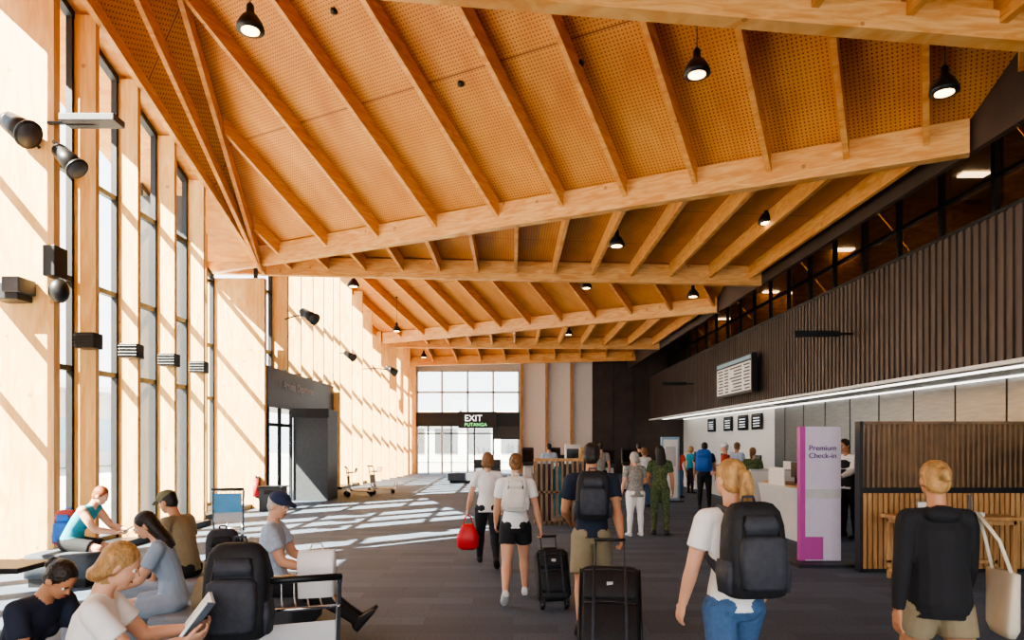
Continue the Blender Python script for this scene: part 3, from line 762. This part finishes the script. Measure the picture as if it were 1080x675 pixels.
b = MB()
for i, x in enumerate([.52+.115*i for i in range(10)]):
    b.mm(x, x+.05, 15.2, 15.28, 0, 1.45, M_tslat)
b.mm(.5, 1.62, 15.18, 15.3, 1.42, 1.48, M_timber); b.mm(.5, 1.62, 15.2, 15.3, .7, .75, M_tslat); b.mm(.5, 1.62, 15.2, 15.3, 0, .08, M_tslat)
b.mm(.5, 1.62, 15.3, 15.9, .0, .06, M_tslat)
for x in (.5, 1.57): b.mm(x, x+.05, 15.8, 15.88, 0, 1.45, M_tslat); b.mm(x, x+.05, 15.3, 15.8, 1.4, 1.45, M_tslat)
b.mm(.95, 1.15, 15.32, 15.34, .2, 1.3, M_teal); b.mm(1.2, 1.4, 15.32, 15.34, .2, 1.3, M_black); b.mm(.57, .9, 15.5, 15.54, .06, 1.35, M_brown); b.mm(1.15, 1.55, 15.5, 15.54, .06, 1.35, M_brown)
b.obj('timber_bag_gauge')
def kiosk(x, y, m=M_dark, h=1.55):
    b = MB(); b.mm(x-.3, x+.3, y-.25, y+.25, 0, .06, M_dark)
    b.loft([((x, y, .05), (.2, 0, 0), (0, .14, 0)), ((x, y, 1.0), (.16, 0, 0), (0, .1, 0))], M_offw, 20, 5)
    b.box((x, y-.02, h-.25), (.46, .1, .6), m, Matrix.Rotation(rad(-12), 3, 'X')); b.box((x, y-.085, h-.23), (.38, .01, .45), M_screend, Matrix.Rotation(rad(-12), 3, 'X'))
    b.mm(x-.2, x+.2, y-.25, y, .95, 1.0, m); b.obj('self_check_in_kiosk', .008)
for x, y in ((.7, 30), (1.9, 30), (.6, 26), (3.4, 24), (4.4, 26)): kiosk(x, y)
b = MB(); b.mm(4.6, 5.15, 21, 21.15, 0.04, 2.0, M_pblue); b.mm(4.66, 5.09, 20.98, 21.0, .12, 1.92, M_white); b.mm(4.72, 5.03, 20.97, 20.98, 1.1, 1.7, M_lgrey); b.mm(4.5, 5.25, 20.85, 21.3, 0, .05, M_dark); b.obj('information_totem', .01)
b = MB(); b.mm(1.95, 2.5, 25, 25.3, 0, 1.75, M_white); b.mm(2.0, 2.45, 24.98, 25, 1.2, 1.6, M_screend); b.obj('ticket_machine', .06)
b = MB(); b.mm(-2.9, -1.2, 30.5, 31.4, .1, .45, M_seatd); b.mm(-2.8, -1.3, 30.6, 31.3, 0, .1, M_black); b.obj('bench', .03)
b = MB(); b.mm(-2.0, -.6, 36, 36.8, .12, .45, M_seatd); b.mm(-1.9, -.7, 36.1, 36.7, 0, .12, M_black); b.mm(-2.0, -.6, 36.7, 36.85, .4, .9, M_seatd); b.obj('bench', .03)

def pendant(x, y, z):
    b = MB(); zt = roofz(x, y)-.03
    b.cyl((x, y, z+.3), (x, y, zt), .008, .008, M_black, 6)
    b.loft([((x, y, z+.32), (.02, 0, 0), (0, .02, 0)), ((x, y, z+.28), (.05, 0, 0), (0, .05, 0)), ((x, y, z+.17), (.055, 0, 0), (0, .055, 0)), ((x, y, z+.14), (.1, 0, 0), (0, .1, 0)), ((x, y, z+.06), (.15, 0, 0), (0, .15, 0)), ((x, y, z-.0), (.175, 0, 0), (0, .175, 0)), ((x, y, z-.05), (.18, 0, 0), (0, .18, 0))], M_black, 24)
    b.cyl((x, y, z-.058), (x, y, z-.05), .115, .115, M_bulb, 20)
    b.cyl((x, y, zt-.03), (x, y, zt+.02), .05, .05, M_black, 12)
    b.obj('pendant_lamp')
for p in ((-3.45, 9.0, 7.32), (2.52, 9.3, 6.9), (5.7, 9.0, 6.5), (2.3, 15, 6.2), (5.3, 14.2, 6.45), (-4.65, 20, 6.45), (2.4, 22, 6.85), (5.3, 20, 6.15), (2.4, 29, 6.45), (5.5, 27, 6.6), (-4.65, 36, 6.35), (-4.9, 29, 6.6)):
    pendant(*p)
b = MB()
for x, y in ((-3.0, 11.5), (-.9, 12.0), (1.1, 11.0)):
    z = S1.z(x, y); b.cyl((x, y, z-.04), (x, y, z+.02), .06, .06, M_black, 12)
b.obj('smoke_detectors')

def spot(p, d, r=.11, l=.3, arm=None):
    b = MB(); p = V(p); d = V(d).normalized()
    b.cyl(p-d*l/2, p+d*l/2, r*.75, r, M_black, 18); b.cyl(p+d*l/2, p+d*(l/2+.03), r*1.1, r*1.1, M_black, 18); b.cyl(p+d*(l/2+.03), p+d*(l/2+.034), r*.9, r*.9, M_dkgrey, 18)
    b.sph(p-d*l/2, r*.75, M_black)
    if arm: b.tube([p, (p+V(arm))/2+V((0, 0, .05)), V(arm)], .022, M_black, 8)
    b.obj('wall_spotlight')
spot((-7.15, 9.9, 6.4), (.75, -.15, -.5), .19, .36, (-7.0, 10.12, 6.2))
spot((-6.5, 10.0, 5.98), (.8, -.1, -.8), .15, .36, (-6.8, 10.12, 6.3))
spot((-5.95, 20, 5.55), (.8, -.4, -.5), .16, .5, (-6.75, 20.3, 5.5))
spot((-5.3, 30, 5.0), (.8, -.4, -.5), .16, .45, (-6.5, 29.5, 5.0))
spot((-6.3, 26.5, 5.2), (.8, -.4, -.5), .14, .4, (-6.75, 26.6, 5.3))
b = MB(); b.mm(-6.8, -6.1, 9.97, 10.03, 6.5, 6.54, M_black); b.mm(-6.55, -5.75, 9.85, 10.15, 6.5, 6.6, M_dkgrey); b.obj('floodlight', .01)
b = MB(); b.mm(-7.5, -7.1, 9.8, 10.12, 3.9, 4.15, M_dark); b.mm(-7.3, -7.05, 9.75, 10.12, 4.0, 4.22, M_dkgrey); b.obj('junction_box', .015)
b = MB(); b.mm(-6.78, -6.6, 9.85, 10.15, 4.25, 4.7, M_black); b.sph((-6.6, 9.95, 4.05), (.14, .14, .18), M_black); b.obj('wall_speaker', .015)
for y in (11.2, 12.45, 13.8, 15.1):
    b = MB(); b.mm(-6.98, -6.68, y-.32, y-.05, 3.35, 3.6, M_dark)
    for k in range(4): b.mm(-7.0, -6.66, y-.34, y-.3, 3.38+k*.055, 3.4+k*.055, M_black)
    b.obj('wall_uplight', .008)

def bench(x0, x1, y0, y1, h=.44, m=M_seat):
    b = MB(); n = max(1, round((x1-x0)/.7)); w = (x1-x0)/n
    for i in range(n):
        cx = x0+w*(i+.5); cy = (y0+y1)/2
        b.loft([((cx, cy, .12), (w/2-.004, 0, 0), (0, (y1-y0)/2, 0)), ((cx, cy, h-.04), (w/2-.004, 0, 0), (0, (y1-y0)/2, 0)), ((cx, cy, h-.01), (w/2-.015, 0, 0), (0, (y1-y0)/2-.012, 0)), ((cx, cy, h), (w/2-.05, 0, 0), (0, (y1-y0)/2-.05, 0))], m, 40, 12)
    b.mm(x0+.06, x1-.06, y0+.06, y1-.06, 0, .12, M_black)
    return b.obj('bench')
bench(-3.7, -2.3, 5.55, 6.3, .42)
bench(-4.0, -2.3, 6.85, 7.6, .42)
bench(-2.6, -1.8, 3.1, 3.9, .44)
bench(-3.3, -2.62, 3.7, 4.4, .40, M_seatd)
bench(-2.25, -1.9, 5.9, 6.9, .44, M_seatd)
bench(-6.2, -5.35, 8.6, 9.5, .42, M_seatd)
b = MB(); b.mm(-4.7, -3.55, 4.9, 5.3, .9, .94, M_black); b.mm(-4.1, -4.04, 5.05, 5.1, 0, .9, M_black); b.mm(-4.35, -3.8, 4.95, 5.25, 0, .03, M_black); b.obj('side_table', .008)

def trolley(x, y, yaw, panel=M_lgrey, sign=None):
    b = MB()
    for s_ in (-1, 1):
        b.tube([(s_*.26, -.35, 1.0), (s_*.26, -.3, .95), (s_*.25, -.22, .3), (s_*.24, -.15, .2), (s_*.16, .55, .16), (s_*.12, .62, .3), (s_*.12, .62, .42)], .017, M_chrome, 10)
        b.cyl((s_*.24-.02, -.3, .09), (s_*.24+.02, -.3, .09), .09, .09, M_black, 20); b.box((s_*.24, -.28, .17), (.03, .05, .14), M_chrome)
        b.tube([(s_*.26, -.3, .8), (s_*.24, -.02, .82), (s_*.24, .02, .95)], .012, M_chrome, 8)
    b.cyl((-.02, .5, .07), (.02, .5, .07), .07, .07, M_black, 20); b.box((0, .5, .14), (.03, .05, .1), M_chrome)
    b.tube([(-.27, -.35, 1.0), (.27, -.35, 1.0)], .022, M_black, 12)
    for t in (-.15, -.05, .05, .15): b.tube([(t, -.18, .2), (t*.8, .58, .17)], .01, M_chrome, 8)
    for yy_ in (-.18, .1, .35, .58): b.tube([(-.22, yy_, .19), (.22, yy_, .19)], .011, M_chrome, 8)
    b.tube([(-.24, .02, .95), (.24, .02, .95)], .012, M_chrome, 8); b.tube([(-.25, -.28, .8), (.25, -.28, .8)], .012, M_chrome, 8)
    for t in (-.16, -.08, 0, .08, .16): b.tube([(t, -.28, .8), (t, -.02, .81), (t, .02, .95)], .006, M_chrome, 6)
    b.box((0, -.25, .55), (.48, .015, .3), panel, Matrix.Rotation(rad(-6), 3, 'X'))
    if sign: b.box((0, -.29, .75), (.46, .02, .34), sign, Matrix.Rotation(rad(-8), 3, 'X'))
    return b.obj('luggage_trolley', 0, (x, y, 0), yaw)
trolley(-1.45, 4.55, rad(20), M_lgrey)
trolley(-5.2, 12.6, rad(15), M_lgrey, M_blue)
trolley(-5.3, 23.2, rad(-70), M_lgrey)
trolley(-4.7, 24.2, rad(-60), M_lgrey)
b = MB()
backpack_geo(b, V((-1.63, 4.05, .97)), V((.98, .15, 0)), V((0, .05, 1)).normalized(), V((.1, -1, 0)).normalized(), .37, .56, .22, M_pack, M_packg)
for s_ in (-1, 1): b.tube([V((-1.63+s_*.1, 4.22, 1.17)), V((-1.63+s_*.12, 4.27, 1.02)), V((-1.63+s_*.13, 4.2, .78))], .022, M_packg, 8, flat=.008)
b.obj('backpack')
b = MB(); b.loft([((-1.3, 4.55, .82), (.11, .03, 0), (0, .05, 0)), ((-1.3, 4.55, 1.08), (.115, .03, 0), (0, .06, 0)), ((-1.3, 4.55, 1.13), (.11, .03, 0), (0, .02, 0))], M_wtee, 20, 6)
b.tube([(-1.35, 4.55, 1.12), (-1.33, 4.55, 1.17), (-1.27, 4.55, 1.17), (-1.25, 4.55, 1.12)], .006, M_canvas, 6); b.obj('paper_bag')
b = MB(); backpack_geo(b, V((-3.0, 7.1, .69)), V((.9, .3, 0)), V((0, -.1, 1)).normalized(), V((.3, -.95, 0)).normalized(), .36, .52, .24, M_packg, M_pack); b.obj('backpack')
b = MB(); b.loft([((-2.5, 5.75, .42), (.16, 0, 0), (0, .12, 0)), ((-2.5, 5.75, .55), (.19, 0, 0), (0, .14, 0)), ((-2.5, 5.75, .7), (.14, 0, 0), (0, .08, 0)), ((-2.5, 5.75, .73), (.1, 0, 0), (0, .03, 0))], M_khaki, 20, 3)
b.tube([(-2.6, 5.75, .7), (-2.57, 5.7, .84), (-2.43, 5.7, .84), (-2.4, 5.75, .7)], .01, M_khaki, 6); b.obj('handbag')

b = MB(); x, y = -7.02, 18.72
b.cyl((x, y, .35), (x, y, .8), .08, .08, M_red, 20); b.sph((x, y, .8), (.08, .08, .06), M_red); b.cyl((x, y, .84), (x, y, .9), .025, .025, M_black); b.box((x, y-.05, .92), (.03, .12, .02), M_black)
b.tube([(x, y-.04, .88), (x+.1, y-.06, .8), (x+.09, y-.05, .5)], .012, M_black); b.mm(x-.05, x+.05, y+.07, y+.18, .3, .9, M_dark); b.obj('fire_extinguisher')
b = MB(); b.mm(-6.75, -6.15, 18.2, 18.7, 0, .62, M_dkgrey); b.mm(-6.78, -6.12, 18.17, 18.73, .62, .66, M_black); b.mm(-6.6, -6.3, 18.15, 18.2, .45, .56, M_black); b.obj('waste_bin', .01)

# ------------------------------------------------------------------ people
walk1 = dict(lR=((22, 2), (10, 2)), lL=((-12, 2), (-38, 2)), fL=38, fR=-5, aL=((16, 10), (30, 4)), aR=((-14, 12), (-2, 6)))
walk2 = dict(lL=((22, 2), (10, 2)), lR=((-12, 2), (-38, 2)), fR=38, fL=-5, aR=((14, 10), (26, 4)), aL=((-14, 12), (-2, 6)))
def P_(base, **k):
    d = dict(base); d.update(k); return d

p = person('traveler_woman', (1.3, 4.0), 8, 1.71, (M_skin, M_blond, M_wtee, M_jean, M_shoew), P_(walk1, hy=12, aL=((4, 14), (20, 6)), aR=((6, 12), (24, 6)), hp=2), 'f', 'pony', 'short', 'long', .0075)
backpack(p, M_pack, M_packg, .34, .52, .23, .02)
def hood(P, L):
    n = L['neck']; H = L['H']; X = V((1, 0, 0)); U2 = L['U2']; W2 = L['W2']; wv = L['waist']; hp = L['hip']; U = L['U']; W = L['W']
    P.E(n-W2*.04*H-U2*.012*H, (.062*H, .035*H, .032*H), L['top'])
    P.L([(hp+U*-.035*H, X*.1*H, W*.086*H), (hp+U*.0*H, X*.108*H, W*.09*H), (wv, X*.1*H, W*.078*H), (wv+U2*.08*H, X*.106*H, W2*.074*H), (wv+U2*.14*H, X*.106*H, W2*.07*H), (n-U2*.035*H, X*.09*H, W2*.05*H)], L['top'])
p = person('traveler_woman', (2.53, 4.05), -6, 1.70, (M_skin2, M_blond, M_blk, M_khaki, M_shoew), P_(walk2, sh_len=.45, hem=-.05, hy=0), 'f', 'bun', 'long', 'shorts', .0075, extra=hood, fat=1.02)
b = MB(); c = V((2.86, 3.98, .93))
b.loft([(c-V((0, 0, .2)), (.03, .0, 0), (.02, .11, 0)), (c-V((0, 0, .15)), (.05, 0, 0), (.03, .14, 0)), (c+V((0, 0, .17)), (.03, 0, 0), (.02, .15, 0))], M_canvas, 24, 4)
b.tube([c+V((0, -.08, .15)), c+V((-.06, -.06, .35)), c+V((-.14, .0, .5)), c+V((-.06, .06, .35)), c+V((0, .08, .15))], .012, M_canvas, 8, flat=.004)
b.obj('tote_bag')
p = person('traveler_woman', (.04, 7.9), 0, 1.68, (M_skin, M_lbrown, M_wtee, M_blk, M_shoew), P_(walk1, sh_len=.5, cR=55, aR=((-8, 14), (0, 12)), hy=-8), 'f', 'bun', 'short', 'shorts', .009)
backpack(p, M_packw, M_packw, .27, .40, .15, -.01)
h = p['MW'] @ p['j']['handR']; suitcase((.47, 7.55, .04), (h.x+.1, h.y-.02, max(h.z, .78)), .36, .55, .22, M_case, M_pack)
p = person('traveler_woman', (-.36, 10.1), 4, 1.66, (M_skin, M_lbrown, M_wtee, M_blk, M_shoe), P_(walk2, cL=50, aL=((2, 16), (8, 12)), hem=-.04), 'f', 'bob', 'short', 'long', .01, fat=1.05)
h = p['MW'] @ p['j']['handL']; b = MB(); c = V((h.x, h.y, h.z-.32))
b.loft([(c-V((0, 0, .2)), (.1, 0, 0), (0, .05, 0)), (c-V((0, 0, .16)), (.16, 0, 0), (0, .09, 0)), (c+V((0, 0, 0)), (.17, 0, 0), (0, .08, 0)), (c+V((0, 0, .14)), (.1, 0, 0), (0, .04, 0)), (c+V((0, 0, .18)), (.08, 0, 0), (0, .02, 0))], M_red, 24, 2.6)
for s_ in (-1, 1): b.tube([c+V((s_*.07, 0, .17)), c+V((s_*.04, 0, .28)), V((h.x, h.y, h.z))], .01, M_red, 8)
b.obj('shopping_bag')
p = person('traveler_man', (.78, 6.7), -3, 1.80, (M_skin2, M_dbrown, M_navy, M_khaki, M_shoe), P_(walk1, sh_len=.85, cR=60, aR=((-22, 8), (-26, 6)), aL=((10, 12), (60, -10)), hy=-10), 'm', 'short', 'short', 'shorts', .009)
backpack(p, M_pack, M_packg, .32, .46, .2)
suitcase((.76, 5.3, .05), (.88, 6.15, 1.02), .52, .82, .32, M_case, M_pack)
person('traveler_woman', (2.42, 13.4), 10, 1.62, (M_skin, M_grey, M_greyshirt, M_wtee, M_shoew), dict(aR=((10, 14), (70, -10)), aL=((0, 14), (20, 6)), hy=30, hem=-.05), 'f', 'bob', 'short', 'long', .012, fat=1.15)
person('traveler_woman', (2.95, 13.6), -10, 1.74, (M_skin2, M_dbrown, M_floral, M_floral, M_shoe), dict(aL=((10, 14), (50, -10)), hy=20), 'f', 'long', 'short', 'long', .012)
p = person('traveler_man', (5.3, 18.8), -20, 1.8, (M_skin2, M_dbrown, M_navy, M_blk, M_shoe), {}, 'm', 'short', 'short', 'long', .014)
backpack(p, M_packb, M_packb, .42, .6, .28)
person('traveler_man', (5.65, 18.0), 60, 1.78, (M_skin, M_grey, M_orange, M_khaki, M_shoew), dict(hy=10, aR=((15, 12), (60, -5))), 'm', 'short', 'short', 'long', .014, cap=M_wtee)
person('traveler_woman', (5.85, 16.6), -15, 1.68, (M_skin, M_lbrown, M_floral, M_blk, M_shoe), dict(hy=-20), 'f', 'pony', 'short', 'long', .014)
person('traveler_man', (4.2, 22.5), 0, 1.78, (M_skin, M_dbrown, M_blk, M_jean, M_shoe), {}, 'm', 'short', 'short', 'long', .016)
person('traveler_woman', (2.0, 19.5), 5, 1.66, (M_skin, M_blond, M_navy, M_blk, M_shoe), {}, 'f', 'long', 'short', 'long', .016)
person('traveler_man', (2.7, 20.8), -5, 1.78, (M_skin, M_dbrown, M_greyshirt, M_blk, M_shoe), {}, 'm', 'short', 'short', 'long', .016)
person('traveler_woman', (3.75, 19.3), 20, 1.66, (M_skin, M_lbrown, M_wtee, M_jean, M_shoe), {}, 'f', 'bob', 'short', 'long', .016)
person('traveler_man', (1.2, 22.0), 10, 1.76, (M_skin, M_dbrown, M_stripe, M_navy, M_shoe), {}, 'm', 'short', 'short', 'long', .016)
person('traveler_woman', (5.5, 22.6), -40, 1.68, (M_skin, M_dbrown, M_orange, M_jean, M_shoe), {}, 'f', 'long', 'short', 'long', .016)
person('traveler_man', (6.5, 19.8), -60, 1.8, (M_skin2, M_lbrown, M_stripe, M_blk, M_shoe), {}, 'm', 'short', 'short', 'long', .016)
person('traveler_woman', (6.4, 24.5), -70, 1.66, (M_skin, M_blond, M_teal, M_blk, M_shoe), {}, 'f', 'bob', 'short', 'long', .016)
person('check_in_agent', (6.52, 13.2), 115, 1.88, (M_skin2, M_dbrown, M_wtee, M_blk, M_shoe), dict(lean=6, aR=((45, 12), (75, -5)), aL=((40, 12), (70, -5)), hp=18), 'm', 'short', 'long', 'long', .011, vest=M_blk)

# seated
sit = dict(lR=((82, 6), (5, 4)), lL=((80, 6), (-2, 4)))
p = person('seated_woman_reading', (-2.2, 3.5), -70, 1.68, (M_skin, M_blond, M_wtee, M_jean, M_shoe), P_(sit, lean=4, lean2=12, hp=28, aR=((38, 8), (98, -18)), aL=((38, 8), (98, -18)), pR=(-.5, -.6, .6), pL=(.5, -.6, .6), cR=35, cL=35), 'f', 'bob', 'short', 'long', .0075, seat=.44)
hR = p['MW'] @ p['j']['handR']; hL = p['MW'] @ p['j']['handL']; c = (hR+hL)/2+V((0, 0, .05))
b = MB(); fw = (p['MW'].to_3x3() @ V((0, 1, 0))); sd = (p['MW'].to_3x3() @ V((1, 0, 0))); upv = (V((0, 0, 1))*.75+fw*.55).normalized()
for s_ in (-1, 1):
    ax = (sd*s_+V((0, 0, .25))-fw*.2).normalized(); nn = ax.cross(upv).normalized()
    R = Matrix((ax, upv, nn)).transposed()
    b.box(c+ax*.07, (.14, .21, .014), M_page, R); b.box(c+ax*.071-nn*.009*(1 if nn.dot(fw) < 0 else -1), (.148, .22, .003), M_bluetee, R)
b.obj('open_book')
p = person('seated_girl_with_phone', (-2.95, 4.05), -105, 1.6, (M_skin2, M_dbrown, M_navy, M_khaki, M_shoe), P_(sit, lean=15, lean2=32, hp=45, aR=((20, 6), (80, -20)), aL=((20, 6), (80, -20)), pR=(-.4, 0, 1), pL=(.4, 0, 1), cR=40, cL=40), 'f', 'bun', 'short', 'long', .009, seat=.40)
def phone(p, nm='mobile_phone'):
    a = p['MW'] @ p['j']['handR']; c_ = p['MW'] @ p['j']['handL']; c = (a+c_)/2+V((0, 0, .02)); b = MB()
    b.box(c, (.075, .15, .01), M_black, Matrix.Rotation(p['yaw'], 3, 'Z') @ Matrix.Rotation(rad(30), 3, 'X')); b.obj(nm, .004)
phone(p)
p = person('seated_woman_with_phone', (-2.9, 5.85), 112, 1.62, (M_skin, M_dbrown, M_bluetee, M_bluetee, M_shoe), P_(sit, lean=6, lean2=18, hp=30, aR=((28, 8), (70, -18)), aL=((28, 8), (70, -18)), pR=(-.4, 0, 1), pL=(.4, 0, 1), cR=40, cL=40, sh_len=.7), 'f', 'long', 'short', 'shorts', .008, seat=.42)
phone(p)
person('seated_man', (-3.45, 7.25), 80, 1.75, (M_skin2, M_dbrown, M_khaki, M_blk, M_shoe), P_(sit, lean=5, lean2=20, hp=25), 'm', 'short', 'short', 'long', .011, seat=.42, cap=M_capg)
p = person('reclining_man', (-2.2, 6.35), -82, 1.76, (M_skin, M_grey, M_stripe, M_blk, M_shoe), dict(lR=((78, 3), (52, -4)), lL=((74, 3), (56, -2)), fR=-50, fL=-48, lean=-10, lean2=2, hp=18, hy=-25, aR=((25, 8), (70, -15)), aL=((28, 8), (72, -12)), pR=(-.4, 0, 1), pL=(.4, 0, 1), cR=40, cL=40), 'm', 'short', 'short', 'long', .009, seat=.44, cap=M_cap)
p = person('seated_man_with_phone', (-5.85, 9.05), -85, 1.74, (M_skin, M_ginger, M_teal, M_blk, M_shoe), P_(sit, lean=18, lean2=36, hp=30, aR=((35, 6), (80, -15)), aL=((35, 6), (80, -15)), pR=(-.4, 0, 1), pL=(.4, 0, 1), cR=40, cL=40, sh_len=.8), 'm', 'short', 'none', 'shorts', .011, seat=.42)
phone(p)
b = MB(); backpack_geo(b, V((-6.1, 9.35, .68)), V((1, 0, 0)), V((0, 0, 1)), V((0, -1, 0)), .3, .48, .2, M_packr, M_packb); b.obj('backpack')

# ------------------------------------------------------------------ exterior
b = MB(); b.mm(-45, -32, -10, 60, 0, 5.5, M_lgrey); b.mm(-31.99, -31.9, -8, 58, 1.2, 3.6, M_pblue)
for k in range(22): b.mm(-31.95, -31.8, -8+3*k, -7.8+3*k, 0, 5.5, M_white)
b.mm(-46, -30, -11, 61, 5.5, 5.9, M_white); b.obj('exterior_building')
b = MB(); b.mm(-14, 14, 62, 70, 0, 4.2, M_lgrey); b.mm(-15, 15, 61, 71, 4.2, 4.6, M_white)
for k in range(9): b.mm(-13+3*k, -11+3*k, 61.9, 62, .8, 3, M_dkgrey)
b.obj('exterior_building')

# ------------------------------------------------------------------ light
w = bpy.data.worlds.new('sky_world'); bpy.context.scene.world = w; w.use_nodes = True
nt = w.node_tree; bg = nt.nodes['Background']
tc = nt.nodes.new('ShaderNodeTexCoord'); sx = nt.nodes.new('ShaderNodeSeparateXYZ'); rp = nt.nodes.new('ShaderNodeValToRGB')
nt.links.new(tc.outputs['Generated'], sx.inputs[0]); nt.links.new(sx.outputs['Z'], rp.inputs['Fac'])
rp.color_ramp.elements[0].color = (.98, .98, .97, 1); rp.color_ramp.elements[0].position = .0
rp.color_ramp.elements[1].color = (.6, .77, 1, 1); rp.color_ramp.elements[1].position = .9
nt.links.new(rp.outputs['Color'], bg.inputs['Color']); bg.inputs['Strength'].default_value = 3.4
s = bpy.data.lights.new('sun', 'SUN'); s.energy = 46; s.angle = rad(.5); s.color = (1, .9, .73)
so = bpy.data.objects.new('sun', s); bpy.context.scene.collection.objects.link(so); so.location = (-30, -20, 40)
so.rotation_euler = V((1, .85, -1.2)).to_track_quat('-Z', 'Y').to_euler()

# ------------------------------------------------------------------ camera
cam = bpy.data.cameras.new('camera'); cam.lens = 24; cam.sensor_width = 36; cam.shift_y = 128.5/1080
co = bpy.data.objects.new('camera', cam); co.location = (0, 0, 1.85); co.rotation_euler = (rad(90), 0, 0)
bpy.context.scene.collection.objects.link(co); bpy.context.scene.camera = co
bpy.context.scene.view_settings.view_transform = 'AgX'
try: bpy.context.scene.view_settings.look = 'AgX - Medium High Contrast'
except Exception as e: print(e)
bpy.context.scene.view_settings.exposure = 0.5
